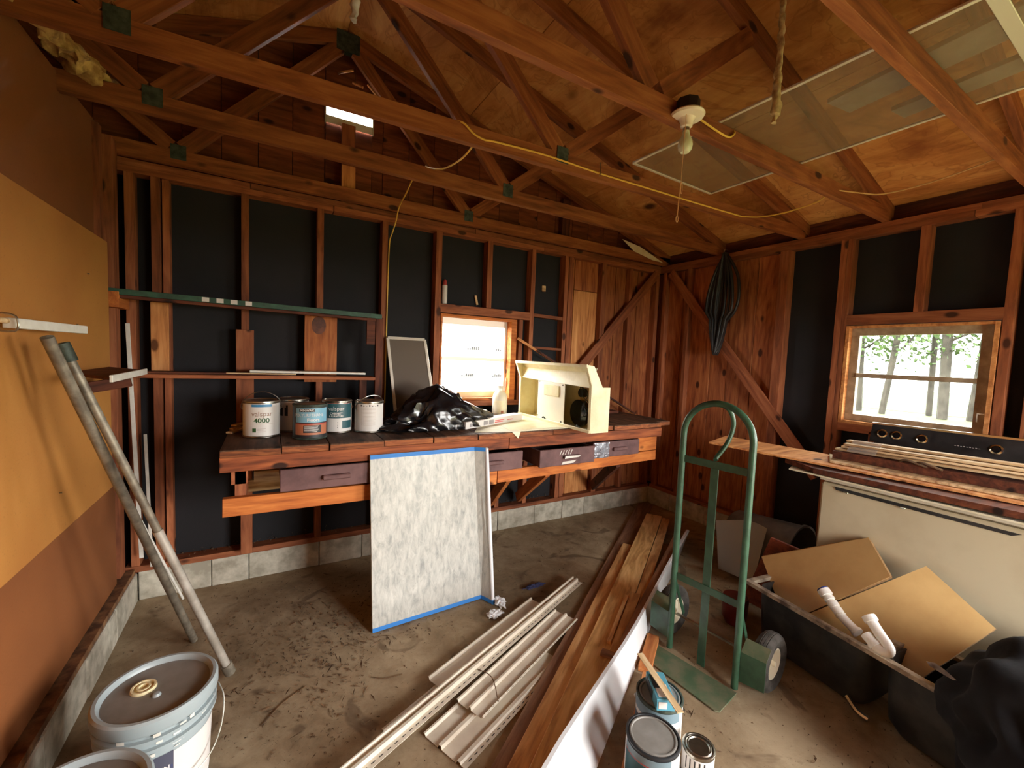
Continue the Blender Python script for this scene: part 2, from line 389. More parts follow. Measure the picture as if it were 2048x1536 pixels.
# back wall ------------------------------------------------------------
wb = bmesh.new()
def addbox(bm, lo, hi):
    r = bmesh.ops.create_cube(bm, size=1)
    for v in r['verts']:
        v.co = Vector([(a+b)/2+v.co[i]*(b-a) for i, (a, b) in enumerate(zip(lo, hi))])
for lo, hi in (((-.90, 3.39, .15), (1.22, 3.43, 2.66)), ((1.22, 3.39, .15), (1.94, 3.43, 1.19)), ((1.22, 3.39, 1.93), (1.94, 3.43, 2.66)), ((1.94, 3.39, .15), (2.52, 3.43, 2.66))):
    addbox(wb, lo, hi)
for lo, hi in (((-2.95, 3.43, -.1), (.352, 3.47, 4.2)), ((.352, 3.43, -.1), (.675, 3.47, 3.215)), ((.352, 3.43, 3.385), (.675, 3.47, 4.2)), ((.675, 3.43, -.1), (1.22, 3.47, 4.2)), ((1.22, 3.43, -.1), (1.94, 3.47, 1.19)), ((1.22, 3.43, 1.93), (1.94, 3.47, 4.2)), ((1.94, 3.43, -.1), (3.95, 3.47, 4.2))):
    addbox(wb, lo, hi)
wall_back = struct(put('wall_back', from_bm('wall_back', wb), 'felt'))
for x0, x1 in ((-2.9, .4), (.404, 2.2), (2.204, RX+.089)):
    board('top_plate', (x0, D+.0445, ZP+.019), (x1, D+.0445, ZP+.019), .089, .038, 'stud', wall_back)
for x0, x1 in ((-2.9, -.1), (-.096, 1.5), (1.504, RX+.089)):
    board('top_plate', (x0, D+.0445, ZP+.0575), (x1, D+.0445, ZP+.0575), .089, .038, 'stud', wall_back)
for x0, x1 in ((-.75, 1.3), (1.303, RX)):
    board('sill_plate', (x0, D+.043, ZC+.019), (x1, D+.043, ZC+.019), .096, .038, 'stud', wall_back)
for x in (-.70, -.581, -.13, .318, .763, 2.095, 2.47):
    vstud(x, D+.0445, ZC+.038, ZP, .042, .089, parent=wall_back)
vstud(-.535, D+.0545, ZC+.038, ZP, .034, .069, parent=wall_back)
vstud(1.19, D+.0445, ZC+.038, ZP, .05, .089, parent=wall_back)
vstud(2.53, D+.05, ZC+.038, ZP, .05, .08, parent=wall_back)
vstud(1.65, D+.0445, 2.005, ZP, .048, .089, parent=wall_back)
for x in (1.50, 1.80): vstud(x, D+.0445, ZC+.038, 1.16, .042, .089, parent=wall_back)
board('header', (1.215, D+.0445, 1.968), (2.08, D+.0445, 1.968), .089, .07, 'stud', wall_back)
board('rough_sill', (1.215, D+.0445, 1.18), (2.07, D+.0445, 1.18), .089, .045, 'stud', wall_back)
vstud(1.985, D+.0445, 1.2, 1.93, .038, .089, parent=wall_back)
board('nailer', (2.115, D+.03, 1.985), (2.45, D+.03, 1.975), .05, .03, 'stud', wall_back)
board('nailer', (2.115, D+.03, 1.685), (2.45, D+.03, 1.68), .05, .022, 'stud', wall_back)
board('nailer', (-.13, D-.008, 1.70), (-.13, D-.008, .9), .10, .016, 'stud', wall_back, up=(0, 1, 0))
board('wood_cleat', (-.565, D-.009, 1.42), (-.565, D-.009, 1.835), .085, .018, 'pale', wall_back, up=(0, 1, 0))
kb = board('wide_board', (.325, D-.012, 1.36), (.325, D-.012, 1.862), .21, .022, 'knotty', wall_back, up=(0, 1, 0))
kb['label'] = 'wide knotty pine board behind the shelves'
bm = bmesh.new(); lathe_bm(bm, [(0, 0), (.03, 0), (.05, -.0006), (.052, -.002)], 20, cap=False)
M['knot'] = plain('wood_knot', S(112, 58, 34), .6, scale=30, col2=S(78, 38, 22))
put('knot', from_bm('knot', bm), 'knot', kb, Matrix.Translation((.31, D-.0235, 1.76)) @ Matrix.Rotation(PI/2, 4, 'X') @ Matrix.Diagonal((1, 1.35, 1, 1)))
# interior siding boards at the right end of the back wall
x = 2.56; ws = [.055, .30, .09, .16, .12, .2, .1, .13, .2]
for i, wd in enumerate(ws):
    if x > 3.84: break
    e = min(x+wd, 3.85)
    if i == 1:
        vstud((x+e)/2, 3.375, ZC+.04, 2.275, e-x-.004, .02, 'pale', wall_back, 'siding_board')
        vstud((x+e)/2, 3.375, 2.28, ZP, e-x-.004, .02, 'siding', wall_back, 'siding_board')
    else: vstud((x+e)/2, 3.378+.006*(i % 2), ZC+.04, ZP, e-x-.004, .02, 'siding', wall_back, 'siding_board')
    x += wd
vstud(2.945, D+.045, ZC+.038, ZP, .06, .088, parent=wall_back)
vstud(3.33, D+.05, ZC+.038, ZP, .045, .075, parent=wall_back)
vstud(3.72, D+.045, ZC+.038, ZP, .05, .088, parent=wall_back)
board('corner_brace', (3.69, D+.0, 2.56), (2.50, D+.0, 1.30), .095, .02, 'stud', wall_back, up=(0, 1, 0))
# foundation blocks
x = -.69
for wd in (.37, .21, .44, .3, .40, .27, .26, .26, .40, .33, .28, .28, .26, .41):
    if x >= 3.8: break
    e = min(x+wd, 3.85)
    box('concrete_block', (x+.002, D+random.uniform(-.002, .004), 0), (e-.002, D+.16, ZC), 'block', wall_back, bev=.004)
    x += wd
tuft = bmesh.new()
for i in range(420):
    p = Vector((random.uniform(-.6, 3.6), random.uniform(D+.03, D+.085), ZC+.04+abs(random.gauss(0, .02))))
    r = random.uniform(.004, .012)
    vs = [tuft.verts.new(p+Vector([random.uniform(-r, r) for _ in range(3)])) for _ in range(3)]
    tuft.faces.new(vs)
stuff(put('dust_fluff', from_bm('dust_fluff', tuft), 'debris', wall_back))

# gable above the back wall: grooved siding strips
def roofz(x): return 2.785+.305*(RX-x) if x > .475 else 2.785+.305*(RX-(.95-x))
x = -2.9; i = 0
while x < 3.84:
    e = min(x+.203, 3.85); h0, h1 = roofz(x)+.02, roofz(e)+.02
    dz = ZP+.076
    def cut(xa, xb, zlo, zhi=None):
        prism('gable_board', [(xa+.002, 3.40, zlo), (xb-.002, 3.40, zlo), (xb-.002, 3.40, zhi or h1), (xa+.002, 3.40, zhi or h0)], .02, 'gable', wall_back, n=(0, 1, 0))
    if e <= .352 or x >= .675: cut(x, e, dz)
    else:
        a_, b_ = max(x, .352), min(e, .675)
        if x < .352: cut(x, a_+.002, dz)
        if e > .675: cut(b_-.002, e, dz)
        cut(a_, b_, dz, 3.215); cut(a_, b_, 3.385)
    x += .203

# right wall ------------------------------------------------------------
wr = bmesh.new()
for lo, hi in (((3.845, -.10, .15), (3.88, .74, 2.7)), ((3.845, -1.65, 2.15), (3.88, -.10, 2.7)), ((3.845, .74, .15), (3.88, 1.53, 1.2)), ((3.845, .74, 1.93), (3.88, 1.53, 2.7)), ((3.845, 1.53, .15), (3.88, 3.43, 2.7))):
    addbox(wr, lo, hi)
for lo, hi in (((3.88, -.10, -.1), (3.93, .74, 2.78)), ((3.88, -1.65, 2.15), (3.93, -.10, 2.78)), ((3.88, .74, -.1), (3.93, 1.53, 1.2)), ((3.88, .74, 1.93), (3.93, 1.53, 2.78)), ((3.88, 1.53, -.1), (3.93, 3.47, 2.78))):
    addbox(wr, lo, hi)
wall_right = struct(put('wall_right', from_bm('wall_right', wr), 'felt'))
XR = RX+.0445
def rstud(y, z0, z1, wy=.042, wx=.089, name='stud', mat='stud', x=XR):
    return board(name, (x, y, z0), (x, y, z1), wy, wx, mat, wall_right, up=(1, 0, 0))
for a, b in ((-1.6, .9), (.903, 3.39)):
    board('top_plate', (XR, a, ZP+.019), (XR, b, ZP+.019), .089, .038, 'stud', wall_right)
    board('top_plate', (XR, a-.03, ZP+.0575), (XR, b-.003, ZP+.0575), .089, .038, 'stud', wall_right)
board('sill_plate', (XR, -.1, ZC+.019), (XR, 3.28, ZC+.019), .092, .038, 'stud', wall_right)
for y in (-.08, .25, .60, .715, 1.575, 3.235, 2.93): rstud(y, ZC+.038, ZP)
rstud(2.0, ZC+.038, ZP, .075)
for y in (1.12,): rstud(y, 2.005, ZP, .05)
for y in (1.3, .95): rstud(y, ZC+.038, 1.16)
rstud(1.535, ZC+.038, ZP, .034)
board('header', (XR, .735, 1.968), (XR, 1.518, 1.968), .089, .074, 'stud', wall_right)
board('rough_sill', (XR, .735, 1.17), (XR, 1.518, 1.17), .089, .06, 'stud', wall_right)
y = 3.37; ws = [.14, .2, .11, .25, .18, .24, .2]
for i, wd in enumerate(ws):
    lo = max(y-wd, 2.035)
    if y-lo > .02: rstud((y+lo)/2, ZC+.04, ZP, y-lo-.004, .02, 'siding_board', 'siding', x=3.832-.004*(i % 2))
    y = lo
board('corner_brace', (RX-.002, 3.16, 2.56), (RX-.002, 1.62, .74), .095, .02, 'stud', wall_right, up=(1, 0, 0))
for ya, yb in ((2.66, 3.26), (1.98, 2.60), (1.39, 1.87), (.72, 1.33), (.08, .66)):
    board('eave_block', (3.835, ya, 2.72), (3.835, yb, 2.72), .15, .02, 'darkboard', wall_right, up=(1, 0, 0))
y = 3.296
for wd in (.30, .42, .42, .42, .42, .42, .42, .42, .42, .42, .42, .42):
    if y < -.1: break
    lo = max(y-wd, -.12)
    box('concrete_block', (RX-random.uniform(-.002, .003), lo+.002, 0), (RX+.17, y-.002, ZC), 'block', wall_right, bev=.004); y -= wd

# left wall ------------------------------------------------------------
wall_left = struct(box('wall_left', (-.86, -1.65, -.1), (-.80, 3.39, 2.70), 'sheet_dark'))
box('fibreboard_sheet', (-.798, 1.2, 2.06), (-.775, 3.06, 2.72), 'sheet_dark', wall_left)
box('fibreboard_sheet', (-.798, -1.6, 2.06), (-.775, 1.196, 2.72), 'sheet_dark', wall_left)
box('fibreboard_sheet', (-.775, .55, .81), (-.722, 2.995, 2.105), 'sheet_pale', wall_left, bev=.002)
box('fibreboard_sheet', (-.775, -1.6, .81), (-.722, .546, 2.105), 'sheet_pale', wall_left, bev=.002)
box('fibreboard_sheet', (-.775, .9, .22), (-.74, 3.1, .808), 'sheet_dark', wall_left)
box('fibreboard_sheet', (-.775, -1.6, .22), (-.74, .896, .808), 'sheet_dark', wall_left)
board('sill_plate', (-.748, -1.6, ZC+.014), (-.748, 3.28, ZC+.014), .10, .028, 'dusty', wall_left)
vstud(-.765, 3.2, ZC+.04, 2.70, .06, .09, parent=wall_left)
vstud(-.77, 3.03, ZC+.04, 2.70, .04, .05, parent=wall_left)
y = 3.296
for wd in (.42,)*12:
    if y < -1.6: break
    lo = max(y-wd, -1.64)
    box('concrete_block', (-.86, lo+.002, 0), (LX+random.uniform(-.003, .002), y-.002, ZC), 'block', wall_left, bev=.006); y -= wd
for (yy, zz) in ((1.75, 1.72), (2.55, 1.66), (2.33, .98), (2.7, 1.9)):
    pin = bmesh.new(); tube_bm(pin, [(0, 0, 0), (.008, 0, 0)], .003, 6)
    put('nail', from_bm('nail', pin), 'steel', wall_left, Matrix.Translation((-.722, yy, zz)))

# front wall (behind the camera) with the big open doorway, and far left bay wall
wf = bmesh.new()
for lo, hi in (((-2.95, -1.70, -.1), (1.6, -1.65, 4.2)), ((2.8, -1.70, -.1), (3.95, -1.65, 4.2)), ((1.6, -1.70, 1.9), (2.8, -1.65, 4.2))): addbox(wf, lo, hi)
wall_front = struct(put('wall_front', from_bm('wall_front', wf), 'gable'))
struct(box('wall_side', (-3.0, -1.70, -.1), (-2.9, 3.47, 3.2), 'gable'))

# ------------------------------------------------------------------ roof
ceiling = struct(prism('ceiling', [(4.15, -1.75, 2.80-.305*.39+.02), (.475, -1.75, roofz(.475)+.025), (-3.2, -1.75, 2.80-.305*.39+.02), (-3.2, -1.75, 2.72), (-3.2, -1.75, 2.76), (.475, -1.75, roofz(.475)+.08), (4.15, -1.75, 2.76)], 5.3, 'gable', n=(0, 1, 0)))
def sheet(xa, xb, ya, yb):
    prism('plywood_sheet', [(xa, ya, roofz(xa)), (xb, ya, roofz(xb)), (xb, yb, roofz(xb)), (xa, yb, roofz(xa))], .014, 'ply', ceiling, n=(0, 0, 1))
for k, (xa, xb) in enumerate(((2.62, 3.90), (1.40, 2.616), (.475, 1.396))):
    ya = 3.40
    for L in ((1.55, 2.44, 1.1), (2.44, 2.44, .2), (1.55, 2.44, 1.1))[k]:
        lo = max(ya-L, -1.64); sheet(xa, xb, lo+.003, ya); ya = lo
        if ya <= -1.6: break
for xa, xb in ((-.75, .472), (-1.98, -.754), (-2.9, -1.984)):
    ya = 3.40
    for L in (2.44, 2.6):
        lo = max(ya-L, -1.64); sheet(xa, xb, lo+.003, ya); ya = lo
# trusses
M['truss_old'] = M['truss']
def truss(y0, y1, label, plates=True, hi=3.70):
    """y0 = chord position at x=-.75, y1 = at the right wall"""
    t = thing('roof_truss', label, 'truss', (.475, (y0+y1)/2, 2.645), 'roof trusses')
    Y = lambda x: y0+(y1-y0)*(x+.75)/4.5
    zb = 2.645
    board('bottom_chord', (-2.86, Y(-2.86), zb+.0445), (RX+.085, Y(RX), zb+.0445), .089, .038, 'truss', t, up=(0, 1, 0))
    def top(xa, za, xb, zb_): return board('top_chord', (xa, Y(xa), za+.044), (xb, Y(xb), zb_+.044), .086, .038, 'truss', t, up=(0, 1, 0))
    zr = lambda x: roofz(x)-.0915
    top(.478, zr(.478), RX+.085, zr(RX+.085)); top(.472, zr(.478), -2.85, zr(-2.85))
    def web(xa, za, xb, zb_): return board('web', (xa, Y(xa)+.001, za), (xb, Y(xb)+.001, zb_), .086, .036, 'truss', t, up=(0, 1, 0))
    web(1.39, zb+.10, .53, 3.66); web(-.44, zb+.10, .42, 3.66)
    web(1.45, zb+.10, 2.04, zr(2.04)-.01); web(-.50, zb+.10, -1.09, zr(-1.09)-.01)
    if plates:
        for sgn in (-1, 1):
            for x, z, w_, h_ in ((1.41, zb+.075, .075, .085), (-.46, zb+.075, .075, .085), (.475, 3.70, .15, .13)):
                board('gusset_plate', (x-w_/2, Y(x)+sgn*.0205, z), (x+w_/2, Y(x)+sgn*.0205, z), h_, .0015, 'galv', t, up=(0, 1, 0), bev=0)
    return t
truss(3.262, 3.262, 'gable end truss resting on the back wall, farthest from the camera')
truss(2.615, 2.61, 'second truss from the back wall, chord with split bark edge')
truss(2.10, 1.88, 'middle roof truss with yellow cable stapled along its bottom chord')
truss(1.34, 1.34, 'roof truss that carries the bare bulb lampholder', plates=False)
truss(.665, .67, 'roof truss at upper right, bottom chord brightest, under the long screen', plates=False)
truss(.03, .03, 'roof truss above the camera, out of the top of the picture')
truss(-.62, -.62, 'roof truss behind the camera')
vstud(.495, 3.325, ZP+.08, 3.19, .09, .04, 'stud', wall_back, 'gable_post')
vstud(2.46, 3.355, ZP+.08, 3.10, .09, .04, 'darkboard', wall_back, 'gable_post')
vstud(.495, 3.30, 2.72, 2.90, .092, .02, 'pale', wall_back, 'block')
# gable vent
gv = thing('gable_vent', 'small white louvered vent high in the gable over the shelves', 'vent', (.51, 3.39, 3.2))
box('vent_frame', (.345, 3.385, 3.20), (.355, 3.43, 3.40), 'white', gv)
box('vent_frame', (.672, 3.385, 3.20), (.682, 3.43, 3.40), 'white', gv)
box('vent_frame', (.355, 3.385, 3.385), (.672, 3.43, 3.395), 'white', gv)
for i, z in enumerate((3.255, 3.315, 3.372)):
    board('louver', (.355, 3.41, z), (.672, 3.41, z), .05, .003, 'glossy_white', gv, up=(0, -.5, 1))
box('vent_lip', (.352, 3.385, 3.205), (.675, 3.392, 3.255), 'pvc', gv)
# eave block, torn pieces
tag(prism('paper_scrap', [(3.1, 3.24, 2.82), (3.33, 3.22, 2.78), (3.66, 3.2, 2.66), (3.5, 3.2, 2.665), (3.25, 3.22, 2.72)], .004, 'paper', n=(0, -1, 0)), 'torn yellow paper scrap stuck above the back right corner', 'paper')

# ------------------------------------------------------------------ windows
def window_back():
    w_ = struct(bpy.data.objects.new('window_1', None)); COL.objects.link(w_); WM[w_] = Matrix.Identity(4)
    y = 3.385
    for lo, hi in (((1.222, D-.002, 1.905), (1.94, 3.43, 1.925)), ((1.885, D-.004, 1.205), (1.94, 3.43, 1.905)), ((1.222, D+.005, 1.205), (1.238, 3.43, 1.905)), ((1.238, D-.006, 1.205), (1.885, 3.43, 1.225))):
        box('jamb', lo, hi, 'orange', w_, bev=.001)
    sash = box('sash_frame', (1.24, 3.375, 1.85), (1.884, 3.41, 1.903), 'alu', w_)
    box('sash_frame', (1.24, 3.375, 1.226), (1.884, 3.41, 1.275), 'cream', w_)
    box('sash_frame', (1.24, 3.375, 1.275), (1.262, 3.41, 1.85), 'alu', w_)
    box('sash_frame', (1.862, 3.375, 1.275), (1.884, 3.41, 1.85), 'alu', w_)
    box('meeting_rail', (1.262, 3.365, 1.545), (1.862, 3.405, 1.575), 'alu', w_)
    box('pane', (1.262, 3.39, 1.575), (1.862, 3.393, 1.85), 'glass', w_)
    box('pane', (1.262, 3.39, 1.275), (1.862, 3.393, 1.545), 'glass', w_)
    tube('latch', [(1.85, 3.36, 1.29), (1.85, 3.35, 1.40), (1.875, 3.35, 1.40), (1.878, 3.36, 1.285)], .004, 'alu', w_, sm=0)
def window_right():
    w_ = struct(bpy.data.objects.new('window_2', None)); COL.objects.link(w_); WM[w_] = Matrix.Identity(4)
    for lo, hi in (((RX-.003, 1.494, 1.2), (3.88, 1.516, 1.925)), ((RX-.003, .742, 1.2), (3.88, .764, 1.925)), ((RX+.004, .764, 1.908), (3.88, 1.494, 1.925)), ((RX-.006, .764, 1.2), (3.88, 1.494, 1.222))):
        box('jamb', lo, hi, 'pale', w_, bev=.001)
    for lo, hi in (((3.80, .765, 1.855), (3.84, 1.493, 1.907)), ((3.80, .765, 1.223), (3.84, 1.493, 1.27)), ((3.80, 1.443, 1.27), (3.84, 1.493, 1.855)), ((3.80, .765, 1.27), (3.84, .822, 1.855))):
        box('sash_frame', lo, hi, 'alu2', w_)
    box('meeting_rail', (3.79, .822, 1.545), (3.835, 1.443, 1.577), 'alu2', w_)
    box('pane', (3.815, .822, 1.577), (3.818, 1.443, 1.855), 'glass_dimmed', w_)
    box('pane', (3.815, .822, 1.27), (3.818, 1.443, 1.545), 'glass_dimmed', w_)
    tube('latch', [(3.785, .80, 1.31), (3.775, .80, 1.36), (3.775, .77, 1.36)], .003, 'alu', w_, sm=0)
M['alu2'] = plain('weathered_sash', S(176, 158, 132), .5, scale=12, col2=S(142, 122, 98))
window_back(); window_right()

# ------------------------------------------------------------------ outdoors seen through the windows
M['grass'] = plain('lawn', S(74, 82, 42), .95, scale=.25, col2=S(84, 90, 56))
M['grass2'] = plain('meadow', S(54, 70, 30), .95, scale=1.2, col2=S(64, 78, 36))
M['pond'] = plain('pale_water', S(205, 212, 214), .3)
M['bark'] = plain('birch_bark', S(64, 58, 52), .9, scale=4, col2=S(40, 35, 30))
M['ink_print'] = plain('faded_print', S(26, 27, 29), .9)
M['leaf'] = plain('leaves', S(52, 74, 34), .7, scale=2, col2=S(66, 86, 40))
struct(box('ground', (-20, -22, -.3), (24, 60, -.13), 'grass'))
struct(box('ground_meadow', (24, -60, -.3), (52, 60, -.12), 'grass2'))
struct(box('water', (52, -90, -.3), (130, 90, -.11), 'pond'))
nw = tag(box('neighbouring_wall', (-3, 7.0, -.12), (12, 7.1, 3.0), 'white'), 'white wrapped wall standing outside the back window', 'wall')
for (x, z) in ((3.10, 1.68), (3.68, 1.68), (3.0, 1.20), (3.62, 1.20)):
    for k in range(6): box('print_mark', (x+.042*k, 6.99, z), (x+.03+.042*k, 7.0, z+random.uniform(.02, .06)), 'ink_print', nw)
lm = bmesh.new()
def tree(i, x, y, h, lean, r, cx, low):
    t = thing('birch_tree', ('leafy pale green tree behind the lawn, %s in the right window' % low), 'tree', (x, y, -.12), 'trees beyond the right window')
    top = Vector((x+lean, y+lean*1.3, h))
    tube('trunk', [(x, y, -.12), (x+lean*.3, y+lean*.5, h*.4), top], r, 'bark', t, seg=7, sm=5, radii=None)
    for k in range(5):
        z = h*(.35+.1*k); a = random.uniform(0, 6.28); b0 = Vector((x+lean*z/h, y+lean*1.3*z/h, z))
        tube('branch', [b0, b0+Vector((math.cos(a)*.8, math.sin(a)*1.3, .5)), b0+Vector((math.cos(a)*1.4, math.sin(a)*2.3, 1.2))], r*.3, 'bark', t, seg=5, sm=3)
    bm = bmesh.new()
    for k in range(cx):
        c = Vector((x+max(-2,min(2,random.gauss(0, 1.0))), y+random.gauss(0, 1.2), random.uniform(2.3, h+1.5)+random.gauss(0, .3))); s = random.uniform(.05, .13)
        n = Vector((random.gauss(0, 1), random.gauss(0, 1), random.gauss(0, 1))).normalized(); u = n.orthogonal().normalized(); v = n.cross(u)
        bm.faces.new([bm.verts.new(c+u*s), bm.verts.new(c+v*s*.6), bm.verts.new(c-u*s), bm.verts.new(c-v*s*.6)])
    stuff(put('foliage', from_bm('foliage', bm), 'leaf', t))
for i, (x, y, h, ln, r, cx, low) in enumerate(((22, 8.2, 7, .3, .16, 2200, 'leftmost'), (21.5, 7.2, 6.5, -.6, .11, 1500, 'second from left, leaning'), (23, 6.2, 7, .1, .10, 1500, 'third from left'), (22, 5.55, 8, .2, .16, 700, 'third from right'), (22.5, 4.9, 8, -.4, .14, 600, 'second from right'), (22, 4.2, 8, -.9, .15, 600, 'rightmost, leaning'))):
    tree(i, x, y, h, ln, r, cx, low)

# ------------------------------------------------------------------ shelves on the back left wall
sh = thing('wall_shelf', 'dark green narrow top shelf with four white tape marks above the black wall bays', 'shelf', (-.02, 3.12, 1.86))
board('shelf_board', (-.745, 3.16, 1.864), (.70, 3.16, 1.840), .16, .032, 'green_trim', sh, bev=.002)
board('edge_strip', (-.70, 3.10, 1.838), (.66, 3.10, 1.814), .03, .018, 'darkboard', sh)
board('support_block', (-.73, 3.075, 1.82), (-.73, 3.28, 1.82), .06, .085, 'orange', sh)
for x0 in (-.335, -.265, -.195, -.12):
    box('tape_mark', (x0, 3.0775, 1.852-.016*(x0+.745)), (x0+.035, 3.0810, 1.877-.016*(x0+.745)), 'label_white', sh)
box('end_block', (.60, 3.085, 1.64), (.655, 3.11, 1.83), 'darkboard', sh)
vstud(.69, 3.12, 1.085, 1.835, .05, .035, 'darkboard', sh, 'end_post')
s2 = thing('wall_shelf', 'plain brown lower shelf holding loose trim boards', 'shelf', (0, 3.15, 1.41))
board('shelf_board', (-.69, 3.16, 1.405), (.66, 3.16, 1.40), .17, .022, 'stud', s2)
vstud(.60, 3.21, 1.09, 1.388, .05, .04, 'darkboard', s2, 'support_post')
tag(board('trim_board', (-.60, 3.13, 1.425), (.12, 3.14, 1.421), .10, .012, 'darkboard'), 'thin dark brown board lying on the left of the lower wall shelf', 'board')
tag(board('trim_board', (-.10, 3.15, 1.438), (.60, 3.17, 1.432), .11, .014, 'white'), 'long pale grey trim board lying on the lower wall shelf', 'board')
tag(board('trim_board', (-.22, 3.10, 1.427), (.16, 3.09, 1.423), .03, .007, 'lath'), 'short thin pale strip at the front of the lower wall shelf', 'board')

# ------------------------------------------------------------------ left wall: pegs, sticks, conduits
o = tag(board('peg_rail', (-.65, 1.80, 1.637), (-.62, 2.252, 1.634), .03, .03, 'white', up=(0, 0, 1)), 'short chipped white painted stick held on the left wall by a hook', 'rail')
hk = thing('wall_hook', 'bent wire hook holding a thin dowel at the far left edge', 'hook', (-.70, 1.775, 1.63))
tube('wire', [(-.725, 1.775, 1.665), (-.64, 1.777, 1.662), (-.625, 1.777, 1.64), (-.63, 1.777, 1.615), (-.66, 1.777, 1.613), (-.665, 1.777, 1.63)], .003, 'steel', hk, seg=6)
tag(tube('dowel', [(-.66, 1.0, 1.655), (-.655, 1.80, 1.643)], .008, 'lath', sm=0), 'thin weathered dowel leaving the picture at the left edge', 'rod')
ls = thing('corner_shelf', 'small flat board with a white front edge jutting from the left wall', 'shelf', (-.62, 2.5, 1.45))
prism('shelf_board', [(-.722, 2.44, 1.458), (-.722, 2.98, 1.458), (-.526, 2.714, 1.458), (-.523, 2.158, 1.458)], .012, 'darkboard', ls, n=(0, 0, -1))
board('edge_strip', (-.519, 2.158, 1.451), (-.522, 2.714, 1.451), .010, .028, 'white', ls)
board('bracket', (-.70, 2.60, 1.38), (-.56, 2.62, 1.41), .04, .05, 'darkboard', ls)
c1 = thing('conduit', 'dull grey conduit pipe leaning on the left wall, its foot behind the bucket', 'pipe', (-.33, 2.70, .02))
tube('pipe', [(-.34, 2.70, .012), (-.612, 1.92, 1.60)], .017, 'dull_steel', c1, seg=12, sm=0)
c2 = thing('conduit', 'shiny telescoping conduit pipe with grey end caps leaning on the left wall', 'pipe', (-.155, 2.33, .02))
a, b = Vector((-.155, 2.335, .02)), Vector((-.607, 2.02, 1.575))
tube('lower_pipe', [a, a+(b-a)*.52], .0175, 'bright_pipe', c2, seg=14, sm=0)
tube('upper_pipe', [a+(b-a)*.5, b], .0145, 'dull_steel', c2, seg=14, sm=0)
tube('foot_cap', [a, a+(b-a)*.035], .024, 'dull_steel', c2, seg=14, sm=0)
tube('coupling', [b-(b-a)*.035, b+(b-a)*.004], .021, 'galv', c2, seg=14, sm=0)
tag(tube('slim_rod', [(-.455, 3.19, .01), (-.60, 2.95, .62)], .007, 'white', sm=0), 'thin pale rod crossing behind the two conduits near the corner', 'rod')
tag(board('slim_strip', (-.655, 3.22, .30), (-.705, 3.25, 1.70), .02, .008, 'white', up=(0, 1, 0)), 'long narrow white strip standing in the back left corner', 'strip')
tag(board('slim_strip', (-.615, 3.26, .22), (-.64, 3.28, 1.04), .016, .008, 'white', up=(0, 1, 0)), 'shorter white strip standing right of the long one in the back left corner', 'strip')

# insulation along the top of the left wall
def blob_strip(name, pts, radii, mat, seg=14, amp=.35, fr=14, parent=None):
    P = smooth_pts(pts, 8); n = len(P); R_ = [radii[min(int(i/n*len(radii)), len(radii)-1)] for i in range(n)]
    bm = bmesh.new(); tube_bm(bm, P, .05, seg, radii=R_)
    bmesh.ops.subdivide_edges(bm, edges=bm.edges[:], cuts=1, use_grid_fill=True)
    for v in bm.verts: v.co += Vector([noise.noise(v.co*fr+Vector((k*9, 0, 0)))*amp*.1 for k in range(3)])
    return put(name, from_bm(name, bm, 70), mat, parent)
o = blob_strip('insulation_batt', [(-.73, 1.5, 2.66), (-.72, 1.95, 2.68), (-.71, 2.15, 2.71), (-.70, 2.30, 2.72), (-.69, 2.45, 2.74), (-.68, 2.62, 2.76), (-.67, 2.80, 2.79), (-.67, 2.9, 2.80)], [.022, .024, .022, .028, .034, .040, .055, .05, .03], 'insul', amp=.42, fr=22)
tag(o, 'ragged yellow insulation strip lying along the top of the left wall', 'insulation'); stuff(o)

# ------------------------------------------------------------------ workbench
wbn = thing('workbench', 'rough timber workbench built along the back wall under the window', 'workbench', (1.4, 2.85, .8))
M['endgrain'] = wood('end_grain', S(170, 104, 58), S(132, 74, 42), S(84, 46, 30), fig=3, knots=False, vary=.2)
x = -.205
seams = [-.205, .06, .29, .58, .88, 1.18, 1.47, 1.77, 2.06, 2.36, 2.65, 2.90, 3.075]
for i in range(len(seams)-1):
    xa, xb = seams[i]+.003, seams[i+1]
    dy = random.uniform(-.012, .008) if i < 11 else .05
    board('top_board', ((xa+xb)/2, 2.45+dy, 1.066), ((xa+xb)/2, 3.296, 1.066), xb-xa, .038, 'benchtop', wbn, bev=.003)
    board('board_end', (xa+.002, 2.449+dy-.0008, 1.064), (xb-.002, 2.449+dy-.0008, 1.064), .030, .002, 'endgrain', wbn, up=(0, 1, 0), bev=0)
board('fascia', (-.205, 2.477, 1.008), (1.42, 2.477, 1.008), .075, .04, 'bench', wbn, up=(0, 1, 0), bev=.003)
board('fascia', (1.425, 2.479, 1.006), (2.93, 2.479, 1.002), .075, .04, 'bench', wbn, up=(0, 1, 0), bev=.003)
board('front_rail', (-.195, 2.50, .785), (1.35, 2.50, .772), .093, .038, 'orange', wbn, up=(0, 1, 0), bev=.002)
board('front_rail', (1.355, 2.50, .775), (2.90, 2.50, .800), .082, .038, 'orange', wbn, up=(0, 1, 0), bev=.002)
box('end_block', (2.68, 2.485, .845), (2.905, 2.52, .965), 'orange', wbn, bev=.002)
vstud(-.12, 3.25, ZC+.04, 1.045, .065, .09, 'stud', wbn, 'leg')
vstud(-.12, 2.56, .74, .97, .05, .08, 'stud', wbn, 'leg')
box('leg_block', (-.16, 2.52, .89), (-.09, 2.62, .97), 'stud', wbn)
board('cross_rail', (-.10, 2.95, .755), (2.85, 2.95, .775), .07, .038, 'lath', wbn, up=(0, 1, 0))
